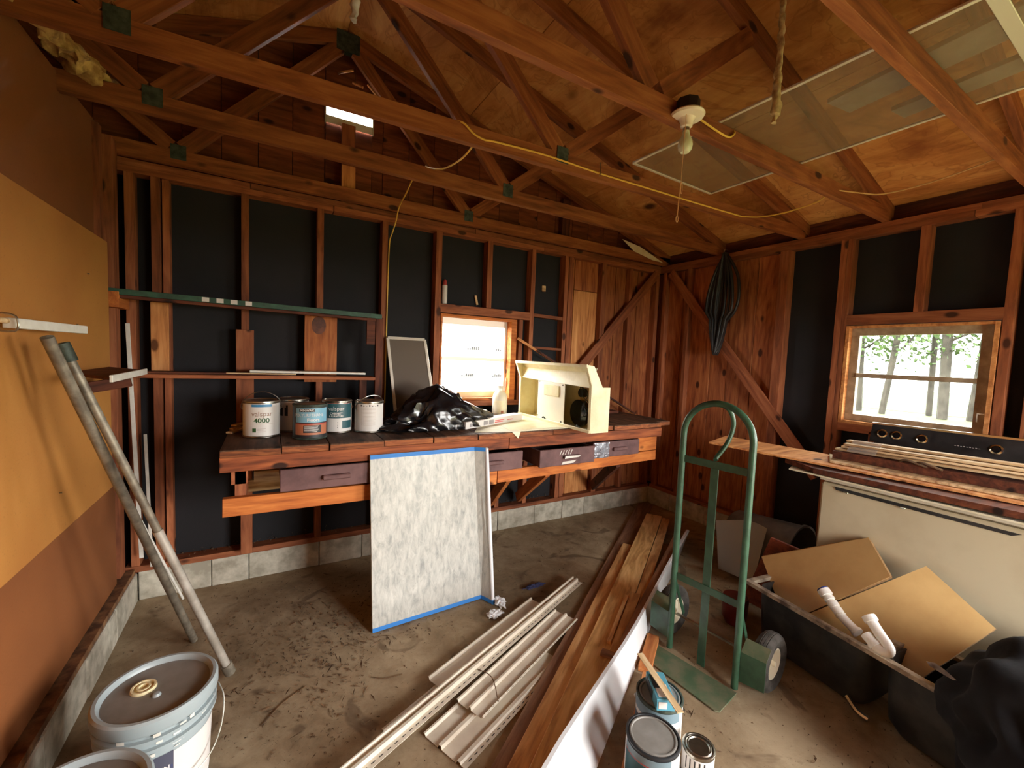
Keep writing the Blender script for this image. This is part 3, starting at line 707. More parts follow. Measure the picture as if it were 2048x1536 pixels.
for xa, xb in ((1.735, 1.46), (2.02, 1.79), (2.92, 2.50)):
    board('diagonal_brace', (xa, 3.29, .29), (xb, 2.53, .76), .085, .036, 'orange' if xa < 2.5 else 'darkboard', wbn, up=(1, 0, 0))
def drawer(x0, x1, z0, z1, yf, label, extra=None, depth=.46):
    t = thing('drawer', label, 'drawer', ((x0+x1)/2, yf, z0), 'bench drawers')
    box('front', (x0, yf, z0), (x1, yf+.02, z1), 'drawer', t, bev=.003)
    box('side', (x0+.004, yf+.02, z0+.004), (x0+.018, yf+depth, z1-.006), 'drawer', t)
    box('side', (x1-.018, yf+.02, z0+.004), (x1-.004, yf+depth, z1-.006), 'drawer', t)
    box('back', (x0+.018, yf+depth-.015, z0+.004), (x1-.018, yf+depth, z1-.012), 'drawer', t)
    box('bottom', (x0+.018, yf+.02, z0+.004), (x1-.018, yf+depth-.015, z0+.012), 'drawer', t)
    xm = (x0+x1)/2+.02; zm = (z0+z1)/2
    h = prism('handle', [(xm-.07, yf-.024, zm-.013), (xm+.075, yf-.024, zm-.013), (xm+.075, yf-.024, zm+.013), (xm-.07, yf-.024, zm+.013)], .024, 'drawer', t, n=(0, 1, 0), bev=.005)
    if extra == 'smudge':
        prism('paint_smear', [(xm-.07, yf-.0255, zm-.008), (xm+.06, yf-.0255, zm-.004), (xm+.075, yf-.0255, zm+.008), (xm-.065, yf-.0255, zm+.012)], .001, 'white', t, n=(0, 1, 0))
        prism('paint_smear', [(xm-.08, yf-.002, z0+.006), (xm+.03, yf-.002, z0+.012), (xm+.055, yf-.002, z0+.03), (xm-.07, yf-.002, z0+.026)], .001, 'white', t, n=(0, 1, 0))
        for k in range(5): board('scratch_mark', (xm-.10+.024*k, yf-.002, z1-.045), (xm-.085+.024*k, yf-.002, z1-.012), .005, .001, 'white', t, up=(0, 1, 0), bev=0)
    return t
drawer(.055, .56, .842, .960, 2.455, 'closed purple-brown drawer at the left end of the bench')
drawer(1.03, 1.535, .824, .948, 2.455, 'scuffed drawer just right of the leaning marble panel')
drawer(1.655, 2.155, .822, .945, 2.42, 'pulled out drawer with white paint smears on its handle', 'smudge')
d4 = drawer(2.17, 2.665, .835, .958, 2.455, 'right end drawer with crumpled clear tape stuck on its front')
bm = bmesh.new(); bmesh.ops.create_grid(bm, x_segments=16, y_segments=12, size=.5)
for v in bm.verts:
    q = v.co.copy(); v.co = Vector((q.x*(.15+.02*noise.noise(Vector((q.y*5, 1, 0)))), -abs(noise.noise(Vector((q.x*6, q.y*6, 3))))*.016, q.y*(.12+.02*noise.noise(Vector((q.x*5, 7, 0))))))
M['foil'] = plain('crumpled_clear_film', S(176, 180, 190), .25, .3, scale=20, col2=S(110, 106, 112))
put('film_patch', from_bm('film_patch', bm, 20), 'foil', d4, Matrix.Translation((2.255, 2.452, .895)))
lb = box('scrap_block', (-.07, 2.86, .80), (.10, 2.92, .86), 'lath'); tag(lb, 'pale wood scrap in the open gap left of the first drawer', 'block')

# ------------------------------------------------------------------ paint cans on the bench
def can(name, label, loc, R, H, body='label_white', lid='steel', rim='steel', bail=True, open_top=True, dust=False, group='paint cans'):
    t = thing(name, label, 'paint can', loc, group)
    lathe('body', [(0, .0), (R-.004, 0), (R, .003), (R, .006), (R-.003, .009), (R-.003, H-.012), (R, H-.009), (R, H-.002), (R-.003, H), (R-.008, H), (R-.010, H-.006), (0, H-.006)], rim, t, loc)
    patch('wrap_label', R-.0022, 0, 2*PI, .012, H-.016, body, t, loc, seg=48)
    lathe('lid', [(R-.012, H-.004), (R-.016, H-.001), (R-.020, H-.001), (R-.023, H-.0045), (0, H-.0045)], lid, t, loc, cap=False)
    return t
def bail(t, loc, R, H, ang, tilt, mat='steel'):
    """wire handle hinged at two ears; tilt 0 = straight up"""
    c = Vector(loc)+Vector((0, 0, H-.045)); s = Vector((math.cos(ang), math.sin(ang), 0)); f = Vector((-math.sin(ang), math.cos(ang), 0))
    pts = []
    for k in range(17):
        a = PI*k/16
        up = Vector((0, 0, 1))*math.cos(tilt)+f*math.sin(tilt)
        pts.append(c+s*(R+.006)*math.cos(a)+up*(R*1.08)*math.sin(a))
    h = tube('wire_handle', pts, .0022, mat, t, seg=6, sm=0)
    for sg in (-1, 1):
        put('ear', from_bm('ear', (lambda b_: (lathe_bm(b_, [(0, 0), (.011, 0), (.011, .004), (.005, .007), (0, .007)], 14), b_)[1])(bmesh.new())), mat, t,
            Matrix.Translation(c+s*sg*(R-.003)) @ s.to_track_quat('Z', 'Y').to_matrix().to_4x4() if sg > 0 else Matrix.Translation(c-s*(R-.003)) @ (-s).to_track_quat('Z', 'Y').to_matrix().to_4x4())
ZB = 1.0855
def face(loc): return math.atan2(-loc[1], -loc[0])
# A: valspar 4000
l = (-.03, 2.80, ZB); R_, H_ = .095, .207
t = can('paint_can', 'large white paint can with green number 4000, leftmost on the bench', l, R_, H_); fa = face(l); R2 = R_-.0016
patch('blue_band', R2, fa-.55, fa+.55, H_-.032, H_-.018, 'ink_blue', t, l)
cyl_text('valspar', .038, R2, fa+.02, .135, 'ink_grey', t, l); cyl_text('4000', .036, R2, fa+.0, .098, 'ink_green', t, l, True, 1.1)
patch('thin_rule', R2, fa-.6, fa+.6, .079, .080, 'ink_grey', t, l)
patch('small_mark', R2, fa-.50, fa-.30, .034, .056, 'ink_green', t, l)
for k in range(3): patch('small_print', R2, fa-.25, fa+.22, .036+.008*k, .0372+.008*k, 'ink_grey', t, l)
bail(t, l, R_, H_, fa+PI/2, -.42)
for i_, (xa, ya, xb, yb, za) in enumerate(((-.19, 3.02, -.09, 3.10, .008), (-.195, 2.90, -.14, 3.00, .006), (-.18, 3.05, -.12, 3.16, .022))):
    tag(board('wood_scrap', (xa, ya, ZB+za), (xb, yb, ZB+za), .035, .010, 'lath'), ('pale wood scrap behind the leftmost can', 'small pale scrap at the left edge of the bench', 'topmost wood scrap behind the leftmost can')[i_], 'scrap', 'wood scraps on the left bench end')
# B: behind
l = (.135, 2.935, ZB)
t = can('paint_can', 'white paint can with a dark drip, half hidden behind the blue can', l, .092, .20); fa = face(l)
patch('dark_panel', .0902, fa-1.1, fa-.30, .10, .165, 'ink_dark', t, l); patch('paint_drip', .0908, fa-.62, fa-.50, .08, .175, 'label_white', t, l, seg=4)
patch('paint_drip', .0906, fa-.75, fa-.42, .150, .168, 'label_white', t, l, seg=6)
# C: MINWAX
l = (.212, 2.668, ZB)
t = can('paint_can', 'dark floor finish can with pale blue and copper label, front of the group', l, .093, .198, body='ink_dark', rim='galv'); fa = face(l)+.06; R2 = .0912
patch('blue_field', R2, fa-.95, fa+1.1, .098, .178, 'ink_lightblue', t, l); patch('copper_field', R2, fa-1.0, fa+1.1, .028, .090, 'ink_copper', t, l)
patch('red_rule', R2+.0003, fa-.9, fa+1.1, .086, .092, 'ink_red', t, l); patch('dark_badge', R2+.0003, fa-.70, fa+.20, .157, .174, 'ink_dark', t, l)
patch('text_box', R2+.0003, fa-.45, fa+.6, .040, .082, 'ink_dark', t, l)
cyl_text('MINWAX', .017, R2+.0008, fa-.24, .1655, 'label_white', t, l, True)
cyl_text('POLYURETHANE', .026, R2+.0008, fa-.12, .138, 'label_white', t, l, False, .82); cyl_text('Floors', .026, R2+.0008, fa+.12, .112, 'label_white', t, l, True)
for k in range(6): patch('small_print', R2+.0008, fa-.40, fa+.35+.04*(k % 3), .046+.006*k, .0482+.006*k, 'label_white', t, l)
# D
l = (.375, 2.812, ZB)
t = can('paint_can', 'teal and white cabinet paint can, second from the right on the bench', l, .088, .20); fa = face(l); R2 = .0864
patch('teal_field', R2, fa-1.2, fa+1.2, .094, .182, 'ink_teal', t, l); patch('teal_field', R2, fa+.35, fa+1.2, .03, .078, 'ink_teal', t, l)
cyl_text('valspar', .034, R2+.0006, fa-.05, .152, 'label_white', t, l); cyl_text('CABINET', .018, R2+.0006, fa-.05, .122, 'label_white', t, l, True)
cyl_text('& FURNITURE', .015, R2+.0006, fa-.05, .106, 'label_white', t, l, True, .9); patch('red_rule', R2, fa-1.2, fa+1.2, .183, .185, 'ink_red', t, l)
patch('pale_band', R2+.0004, fa-.6, fa+.7, .083, .092, 'label_white', t, l)
for k in range(4): patch('small_print', R2+.0004, fa+.02, fa+.06, .036+.01*k, .040+.01*k, 'ink_dark', t, l)
bail(t, l, .088, .20, fa+PI/2, 1.5)
# E
l = (.560, 2.770, ZB)
t = can('paint_can', 'white paint can with raised bail and blank text panel, right end of the row', l, .088, .197); fa = face(l); R2 = .0864
for k in range(14): patch('small_print', R2, fa-.55, fa+.45, .05+.008*k, .0508+.008*k, 'ink_grey', t, l)
for k in range(7): patch('dried_paint', R2, fa-.6+.2*k, fa-.52+.2*k, .166, .176-.004*(k % 3), 'ink_dark', t, l, seg=3)
bail(t, l, .088, .197, fa+PI/2+.5, -.55)

# ------------------------------------------------------------------ more things on the bench
sc1 = thing('window_screen', 'small dusty window screen standing on the bench against a stud', 'window screen', (.95, 3.2, ZB))
TL, TR, BL, BR = Vector((.785, 3.262, 1.70)), Vector((1.075, 3.262, 1.70)), Vector((.822, 3.10, ZB+.012)), Vector((1.125, 3.10, ZB+.012))
for a, b in ((TL, TR), (BL, BR), (TL, BL), (TR, BR)): board('frame_bar', a, b, .022, .012, 'alu', sc1, up=(0, -.97, .25))
prism('mesh_panel', [TL, TR, BR, BL], .002, 'mesh_dark', sc1)
bm = bmesh.new(); bmesh.ops.create_icosphere(bm, subdivisions=5, radius=1)
for v in bm.verts:
    q = v.co.copy(); z = max(q.z, -.02)
    r1 = abs(noise.noise(Vector((q.x*2.0+q.z*1.5, q.y*2.1, q.z*1.2+4)))); r2 = abs(noise.noise(Vector((q.x*6+9, q.y*5, q.z*4)))); r3 = abs(noise.noise(Vector((q.x*13+2, q.y*11, q.z*9))))
    f = 1+.5*(.35-r1)+.20*(.25-r2)+.03*(.25-r3)
    hx = max(.22, 1-1.1*abs(q.x+.20)) if q.x > -.2 else max(.12, 1-1.5*abs(q.x+.2)*1.0)
    v.co = Vector((q.x*.40*f, q.y*.17*f, z*.255*f*hx**.45))
M['bag'] = plain('black_bag_plastic', S(13, 13, 16), .22, spec=.7, scale=9, bmp=.25, col2=S(22, 22, 26))
tag(put('trash_bag', from_bm('trash_bag', bm, 60), 'bag', None, Matrix.Translation((1.07, 2.80, ZB+.012)) @ Matrix.Rotation(.22, 4, 'Z')), 'crumpled black plastic bag on the bench below the window', 'bag')
bt = thing('bottle', 'translucent white jug with faded label on the bench by the window', 'bottle', (1.74, 3.2, ZB))
lathe('body', [(0, 0), (.060, 0), (.064, .006), (.064, .15), (.055, .185), (.026, .215), (.024, .235), (0, .235)], 'jug', bt, (1.74, 3.2, ZB))
lathe('cap', [(0, .232), (.026, .232), (.026, .255), (0, .255)], 'white', bt, (1.74, 3.2, ZB)); fb = math.atan2(-3.2, -1.74)
patch('label', .0645, fb-.8, fb+.6, .02, .13, 'paper', bt, (1.74, 3.2, ZB)); patch('label_mark', .0649, fb+.2, fb+.55, .02, .045, 'ink_copper', bt, (1.74, 3.2, ZB))
bx = thing('carton', 'long slim white carton with red print lying in front of the jug', 'box', (1.5, 2.78, ZB))
A, B = Vector((1.15, 2.655, ZB+.027)), Vector((1.765, 2.925, ZB+.027))
board('carton_body', A, B, .085, .05, 'label_white', bx, bev=.002)
dx = (B-A).normalized(); ny = Vector((dx.y, -dx.x, 0)); dxl = (B-A).length
def onbox(s0, s1, z0, z1, mat):
    P0 = A+dx*s0*dxl+ny*.0435; P1 = A+dx*s1*dxl+ny*.0435; z = ZB+.002
    prism('print_panel', [(P0.x, P0.y, z+z0), (P1.x, P1.y, z+z0), (P1.x, P1.y, z+z1), (P0.x, P0.y, z+z1)], .0006, mat, bx, n=ny)
M['print_grey'] = plain('print_grey', S(150, 146, 146), .5); M['print_red'] = plain('print_red', S(206, 92, 84), .5)
for s0, s1, z0, z1, m_ in ((.28, .35, .01, .04, 'print_grey'), (.37, .45, .01, .04, 'print_grey'), (.47, .64, .026, .032, 'print_red'), (.47, .62, .014, .020, 'print_red'), (.70, .80, .02, .026, 'print_red'), (.06, .12, .012, .036, 'print_grey'), (.15, .2, .012, .036, 'print_grey')): onbox(s0, s1, z0, z1, m_)
pp = thing('cardboard_sheet', 'pale torn cardboard sheets spread flat on the bench by the cream hood', 'cardboard', (1.55, 2.65, ZB))
prism('sheet', [(1.18, 2.505, ZB+.001), (1.44, 2.442, ZB+.001), (1.92, 2.45, ZB+.001), (1.925, 3.10, ZB+.001), (1.66, 3.05, ZB+.001), (1.30, 2.70, ZB+.001)], .0012, 'paper', pp, n=(0, 0, 1))
prism('sheet', [(1.44, 2.49, ZB+.0025), (1.90, 2.50, ZB+.0025), (1.91, 2.95, ZB+.0025), (1.5, 2.8, ZB+.0025)], .001, 'cream', pp, n=(0, 0, 1))
prism('torn_flap', [(1.43, 2.44, ZB+.002), (1.50, 2.44, ZB+.002), (1.478, 2.434, ZB-.045), (1.452, 2.434, ZB-.02)], .001, 'paper', pp, n=(0, -1, 0))
# cream hood shell: open side faces the left end of the bench
hd = thing('range_hood', 'cream sheet metal range hood standing on end, open side with wiring showing', 'range hood', (2.0, 2.7, ZB))
prof = [(1.931, 1.087), (2.092, 1.087), (2.092, 1.405), (2.021, 1.405), (1.935, 1.552), (1.876, 1.560), (1.927, 1.421)]
def pf(y): return [(x_, y, z_) for x_, z_ in prof]
ZH = [p for p in prof]
prism('end_panel', pf(2.222), .006, 'cream', hd, n=(0, 1, 0)); prism('end_panel', pf(3.18), .006, 'cream', hd, n=(0, 1, 0))
def skin(p, q, nm='shell_panel', mat='cream', th=.004, y0=2.228, y1=3.18):
    d = Vector((q[0]-p[0], 0, q[1]-p[1])); n = Vector((-d.z, 0, d.x)).normalized()
    return prism(nm, [(p[0], y0, p[1]), (q[0], y0, q[1]), (q[0], y1, q[1]), (p[0], y1, p[1])], th, mat, hd, n=n)
skin(prof[0], prof[1]); skin(prof[1], prof[2]); skin(prof[2], prof[3]); skin(prof[3], prof[4]); skin(prof[4], prof[5])
# rims around the opening
board('rim', (1.922, 2.224, 1.098), (1.922, 3.184, 1.098), .022, .012, 'cream', hd, up=(1, 0, 0)); board('rim', (1.875, 2.224, 1.552), (1.875, 3.184, 1.552), .022, .012, 'cream', hd, up=(1, 0, 0))
board('rim', (1.928, 2.235, 1.09), (1.924, 2.235, 1.43), .026, .010, 'cream', hd, up=(1, 0, 0)); board('rim', (1.924, 2.235, 1.42), (1.874, 2.235, 1.556), .024, .010, 'cream', hd, up=(1, 0, 0))
board('rim', (1.928, 3.172, 1.09), (1.924, 3.172, 1.43), .026, .010, 'cream', hd, up=(1, 0, 0)); board('rim', (1.924, 3.172, 1.42), (1.874, 3.172, 1.556), .024, .010, 'cream', hd, up=(1, 0, 0))
prism('baffle', [(1.932, 2.23, 1.40), (1.932, 3.17, 1.42), (1.97, 3.17, 1.545), (1.965, 2.23, 1.54)], .003, 'cream', hd, n=(1, 0, 0))
box('partition', (1.933, 2.888, 1.092), (2.08, 2.893, 1.41), 'cream', hd)
cp = prism('cover_plate', [(1.930, 2.535, 1.098), (1.930, 2.895, 1.105), (1.930, 2.895, 1.412), (1.930, 2.535, 1.405)], .004, 'cream_in', hd, n=(1, 0, 0))
box('light_recess', (1.921, 2.60, 1.30), (1.930, 2.80, 1.385), 'cream', hd, bev=.003)
for yy, zz in ((2.555, 1.39), (2.87, 1.40), (2.56, 1.112), (2.88, 1.12)): box('screw', (1.926, yy, zz), (1.930, yy+.008, zz+.008), 'galv', hd)
box('inner_back', (2.078, 2.235, 1.095), (2.084, 2.53, 1.40), 'tan', hd); box('inner_lip', (1.94, 2.245, 1.10), (1.985, 2.255, 1.40), 'cream', hd)
lathe('fan_blade', [(0, 0), (.05, 0), (.10, .01), (.10, .05), (.05, .06), (0, .06)], 'blackplastic', hd, (2.03, 2.50, 1.19), rot=Matrix.Rotation(PI/2, 4, 'Y'))
lathe('motor', [(0, 0), (.032, 0), (.034, .04), (.02, .05), (0, .05)], 'blackbox', hd, (2.03, 2.47, 1.345), rot=Matrix.Rotation(PI/2, 4, 'Y'))
for pts in ([(2.03, 2.47, 1.35), (2.0, 2.44, 1.39), (2.0, 2.39, 1.38), (2.02, 2.38, 1.33), (2.03, 2.42, 1.26), (2.04, 2.38, 1.22)], [(2.02, 2.44, 1.39), (1.99, 2.40, 1.33), (2.02, 2.36, 1.28), (2.04, 2.40, 1.21)], [(2.02, 2.41, 1.24), (2.0, 2.37, 1.22), (2.0, 2.39, 1.18), (2.02, 2.44, 1.17)]): tube('wire', pts, .0028, 'galv', hd, seg=6)
for yy in (2.79, 2.36): tube('wire_loop', [(1.93, yy-.03, 1.10), (1.92, yy, 1.122), (1.93, yy+.03, 1.10)], .005, 'galv', hd, seg=6)
tag(board('wood_strip', (1.93, 3.262, 1.76), (3.60, 3.13, .90), .022, .008, 'pale', up=(0, 1, 0)), 'long thin trim strip slanting down behind the cream hood', 'strip')
tag(board('wood_strip', (2.12, 3.23, 1.66), (3.30, 3.12, 1.055), .018, .006, 'darkboard', up=(0, 1, 0)), 'thin darker lath lying just under the long slanting strip', 'strip')
tag(board('wood_offcut', (2.45, 3.02, ZB+.014), (2.95, 3.05, ZB+.014), .09, .025, 'darkboard'), 'brown board offcut at the right end of the bench behind the hood', 'board')
tag(board('wood_offcut', (2.35, 2.80, ZB+.010), (2.62, 2.84, ZB+.010), .06, .018, 'pale'), 'small pale offcut at the right end of the bench beside the hood', 'board')
ct = thing('caulk_tube', 'white caulk tube with red tip standing above the window header', 'tube', (1.262, 3.34, 2.008))
lathe('body', [(0, 0), (.022, 0), (.022, .15), (0, .15)], 'label_white', ct, (1.262, 3.345, 2.008), seg=16)
lathe('nozzle', [(0, .15), (.018, .15), (.016, .185), (.006, .20), (0, .20)], 'ink_red', ct, (1.262, 3.345, 2.008), seg=16)
tag(box('cork_dab', (2.245, 3.375, 2.22), (2.29, 3.388, 2.28), 'lath', bev=.006), 'round pale foam dab on the black wall right of the window', 'patch')
tag(board('wood_chip', (1.575, 3.375, 2.03), (1.555, 3.375, 2.11), .02, .01, 'lath', up=(0, 1, 0)), 'small wood chip standing on the window header', 'chip')

# ------------------------------------------------------------------ leaning marble-look panel
lp = thing('laminate_panel', 'grey marbled laminate countertop panel edged in blue tape, leaning on the bench', 'countertop', (.87, 2.36, 0))
b0, b1 = Vector((.515, 2.345, .006)), Vector((1.214, 2.385, .006)); t0, t1 = Vector((.502, 2.432, 1.007)), Vector((1.150, 2.432, 1.007))
nrm = (b1-b0).cross(t0-b0).normalized()
prism('slab', [b0, b1, t1, t0], .018, 'slab', lp, n=(-nrm if nrm.y < 0 else nrm))
f0, f1 = b1+Vector((.036, -.088, 0)), t1+Vector((.060, -.045, 0))
prism('backsplash_lip', [b1+Vector((.0, 0, 0)), f0, f1, t1], .016, 'slab', lp, n=(1, .3, 0))
tube('rounded_edge', [f0+Vector((.008, .004, .004)), f1+Vector((.008, .004, -.004))], .012, 'glossy_white', lp, seg=10, sm=0)
yo = Vector((0, -.0012, 0))
def tape(p, q, r, s): prism('blue_tape', [p+yo, q+yo, r+yo, s+yo], .0008, 'blue_tape', lp)
ub = (t0-b0).normalized()*.024
tape(b0, b1, b1+ub, b0+ub); tape(t0-ub, t1-ub, t1, t0)
fo = Vector((-.0015, 0, 0))
prism('blue_tape', [b1+fo, f0+fo, f0+ub+fo, b1+ub+fo], .001, 'blue_tape', lp); prism('blue_tape', [t1-ub+fo, f1-ub+fo, f1+fo, t1+fo], .001, 'blue_tape', lp)
tube('blue_tape', [f0+Vector((.008, .004, .0)), f0+Vector((.008, .004, .026))], .0128, 'blue_tape', lp, seg=10, sm=0)

# ------------------------------------------------------------------ vinyl soffit pieces
def profile_piece(name, label, a, b, prof, mat='vinyl', slots=None, z=0.0, group='vinyl siding pieces'):
    """prof: cross-section (across, height); swept from a to b along the floor"""
    t = thing(name, label, 'siding', (a[0], a[1], z), group)
    a = Vector((a[0], a[1], z)); b = Vector((b[0], b[1], z)); x = (b-a).normalized(); y = Vector((-x.y, x.x, 0)); bm = bmesh.new()
    top = [(w_, h_+.0022) for w_, h_ in prof]; full = prof+top[::-1]; rings = []
    for p in (a, b): rings.append([bm.verts.new(p+y*w_+Vector((0, 0, h_))-a) for w_, h_ in full])
    n = len(full)
    for i in range(n):
        j = (i+1) % n; bm.faces.new((rings[0][i], rings[1][i], rings[1][j], rings[0][j]))
    m_ = len(prof)
    for R_ in rings:
        for i in range(m_-1): bm.faces.new((R_[i], R_[i+1], R_[n-2-i], R_[n-1-i]))
    put('vinyl_panel', from_bm('vinyl_panel', bm), mat, t, Matrix.Translation(a))
    if slots is not None:
        L = (b-a).length; bm = bmesh.new(); k = .03
        while k < L-.03:
            c = x*k+y*slots[0]+Vector((0, 0, slots[1]+.0026)); c2 = c+x*.018
            vs = [bm.verts.new(q) for q in (c-y*.002, c2-y*.002, c2+y*.002, c+y*.002)]; bm.faces.new(vs); k += .036
        stuff(put('nail_slots', from_bm('nail_slots', bm), 'blackbox', t, Matrix.Translation(a)))
    return t
P2 = lambda W_: [(0, .012), (.006, .016), (.012, .004), (W_*.44, .004), (W_*.47, .018), (W_*.53, .018), (W_*.56, .004), (W_*.92, .004), (W_*.95, .014), (W_, .014)]
profile_piece('siding_piece', 'wide cream siding length lowest in the pile, nailing slots along its right edge', (.66, 1.375), (1.354, 1.67), [(0, .006), (.024, .006), (.03, .014), (.045, .014), (.05, .002), (.13, .002), (.135, .016), (.15, .016), (.155, .002), (.225, .002), (.232, .012), (.24, .012)], slots=(.012, .006), z=.001)
profile_piece('siding_piece', 'narrow cream strip lowest on the left of the siding pile', (.447, 1.625), (1.30, 2.00), [(0, .004), (.06, .004), (.064, .014), (.075, .012)], z=.001)
profile_piece('siding_piece', 'cream double ridged siding panel right of centre, on top of the pile', (.809, 1.525), (1.618, 1.888), P2(.158), slots=(.004, .014), z=.022)
profile_piece('siding_piece', 'cream siding panel on the left of the pile with one raised edge', (.715, 1.757), (1.528, 2.108), [(0, .004), (.008, .016), (.02, .016), (.026, .004), (.095, .004), (.10, .018), (.108, .016)], z=.020)
profile_piece('siding_piece', 'longest and narrowest J channel across the middle of the siding pile', (.22, 1.458), (1.899, 2.188), [(0, .002), (.032, .002), (.034, .022), (.046, .022), (.05, .006), (.066, .006), (.07, .024), (.076, .024)], slots=(.016, .002), z=.040)

# ------------------------------------------------------------------ long boards on the floor
u = Vector((-.822, -.569, 0)); nn = Vector((.569, -.822, 0))
def plank(name, label, a, b, w_, th, z, mat, grp='long boards on the floor', bev=.002):
    o = board(name, (a[0], a[1], z+th/2), (b[0], b[1], z+th/2), w_, th, mat, bev=bev); tag(o, label, 'board', grp); return o
plank('wood_plank', 'long brown plank lowest on the left of the board stack, reaching the back corner', (3.64, 3.214), (.57, 1.116), .15, .022, .001, 'walnut')
plank('wood_plank', 'narrow oak plank lying on the brown one at the left of the stack', (2.66, 2.508), (.503, 1.036), .083, .018, .024, 'oak')
plank('wood_plank', 'widest golden oak plank with arched grain in the middle of the stack', (3.37, 2.852), (.569, .94), .150, .022, .044, 'oak_pale')
plank('wood_plank', 'oak plank alongside the right of the widest one', (3.405, 2.735), (1.72, 1.588), .068, .022, .043, 'oak')
plank('wood_plank', 'slim brown plank on edge between the oak and the white trim board', (3.1, 2.36), (1.66, 1.546), .055, .098, .001, 'walnut')
fr = thing('cabinet_frame_piece', 'short oak face frame piece with a dark slot, on top of the stack', 'board', (1.85, 1.72, .07), 'long boards on the floor')
def st(off, x_, z_): s2_ = (x_-off*.564)/.826; return Vector((x_, -off*.826+s2_*.564, z_))
board('rail', st(-.372, 2.09, .076), st(-.372, 1.57, .076), .058, .018, 'oak', fr); board('rail', st(-.421, 2.02, .076), st(-.421, 1.60, .076), .022, .018, 'oak', fr)
board('stile', st(-.335, 1.575, .074), st(-.440, 1.515, .074), .045, .016, 'walnut', fr)
wp = thing('trim_board', 'long glossy white twisted trim board along the right of the oak planks', 'trim board', (2.1, 1.7, 0), 'long boards on the floor')
Rn, Rf, Ln, Lf = Vector((.85, .988, .002)), Vector((3.27, 2.415, .002)), Vector((.80, 1.13, .094)), Vector((3.20, 2.31, .155))
LP = [Vector(q) for q in ((.78, 1.085, .150), (1.0, 1.20, .150), (1.70, 1.53, .145), (2.61, 2.02, .142), (3.20, 2.33, .140))]
def Lc(t):
    x_ = .78+2.42*t
    for p_, q_ in zip(LP, LP[1:]):
        if x_ <= q_.x+1e-6: return p_.lerp(q_, (x_-p_.x)/(q_.x-p_.x))
    return LP[-1].copy()
bm = bmesh.new(); rows = []
for k in range(13):
    t_ = k/12; a_ = Rn.lerp(Rf, t_); b_ = Lc(t_); n_ = (Rf-Rn).cross(b_-a_).normalized(); n_ = -n_ if n_.z < 0 or n_.y > .5 else n_
    n_ = n_*.012; f_ = b_+Vector((-.55, .83, -.02))*.016
    rows.append([bm.verts.new(q) for q in (a_, b_, f_, f_-Vector((0, 0, .01)), b_-n_*.9-Vector((0, 0, .004)), a_-n_)])
for A_, B_ in zip(rows, rows[1:]):
    for k in range(6): bm.faces.new((A_[k], B_[k], B_[(k+1) % 6], A_[(k+1) % 6]))
bm.faces.new(rows[0]); bm.faces.new(rows[-1][::-1])
put('trim_body', from_bm('trim_body', bm, 30), 'glossy_white', wp)
plank('wood_offcut', 'short reddish offcut against the white trim by the hand truck plate', (1.93, 1.585), (1.68, 1.42), .065, .03, .001, 'redwood')
plank('wood_offcut', 'longer reddish offcut lying behind the floor paint cans', (1.66, 1.375), (1.02, .93), .06, .04, .001, 'redwood')

# small litter
def crumple(name, loc, s, mat, label, cat, seed=0, fl=.5):
    bm = bmesh.new(); bmesh.ops.create_icosphere(bm, subdivisions=4, radius=1)
    for v in bm.verts:
        q = v.co; f = .7+.9*abs(noise.noise(q*1.9+Vector((seed, 0, 0))))-.5*abs(noise.noise(q*4.3+Vector((seed, 3, 0)))); v.co = Vector((q.x*f*s[0], q.y*f*s[1], max(q.z, -.9)*f*s[2]))
    zmin = min(v.co.z for v in bm.verts)
    return tag(put(name, from_bm(name, bm, 15), mat, None, Matrix.Translation((loc[0], loc[1], loc[2]-zmin))), label, cat)
crumple('paper_wad', (1.21, 2.18, 0), (.055, .036, .018), 'glossy_white', 'crumpled white paper wad below the panel corner, nearest the siding', 'paper', 2)
crumple('paper_wad', (1.29, 2.27, 0), (.036, .06, .026), 'glossy_white', 'crumpled white paper wad right beside the corner of the marbled panel', 'paper', 5)
M['bluecloth'] = plain('blue_rag', S(62, 66, 112), .8, scale=40, col2=S(36, 38, 66), bmp=.4)
crumple('blue_rag', (1.61, 2.345, 0), (.085, .022, .014), 'bluecloth', 'small twisted blue rag on the floor above the siding', 'rag', 9)
db = bmesh.new()
for i in range(2600):
    if random.random() < .6: p = Vector((random.gauss(.3, .35), random.gauss(2.35, .35), 0))
    else: p = Vector((random.uniform(-.6, 3.6), random.uniform(.3, 3.2), 0))
    if p.x < -.66 or p.y > 3.26 or p.x > 3.7: continue
    if 1.35 < p.y < 2.2 and .45 < p.x < 1.7 and random.random() < .9: continue
    r = random.uniform(.002, .009); a = random.uniform(0, 6.28); L = r*random.choice((1, 1, 1.2, 1.5, 1, 1, 3.5))
    d = Vector((math.cos(a), math.sin(a), random.uniform(-.1, .3))); s = Vector((-d.y, d.x, 0))*r*random.uniform(.15, .6); z = Vector((0, 0, r*.4+.001))
    vs = [db.verts.new(q) for q in (p-d*L+Vector((0, 0, abs(d.z*L)))+z*.4, p+s+z, p+d*L+Vector((0, 0, abs(d.z)*L))+z*.4, p-s+z*1.8)]
    for f in ((0, 1, 3), (1, 2, 3)): db.faces.new([vs[k] for k in f])
stuff(tag(put('floor_litter', from_bm('floor_litter', db), 'debris'), 'dry leaf crumbs and dirt scattered over the concrete floor', 'litter'))
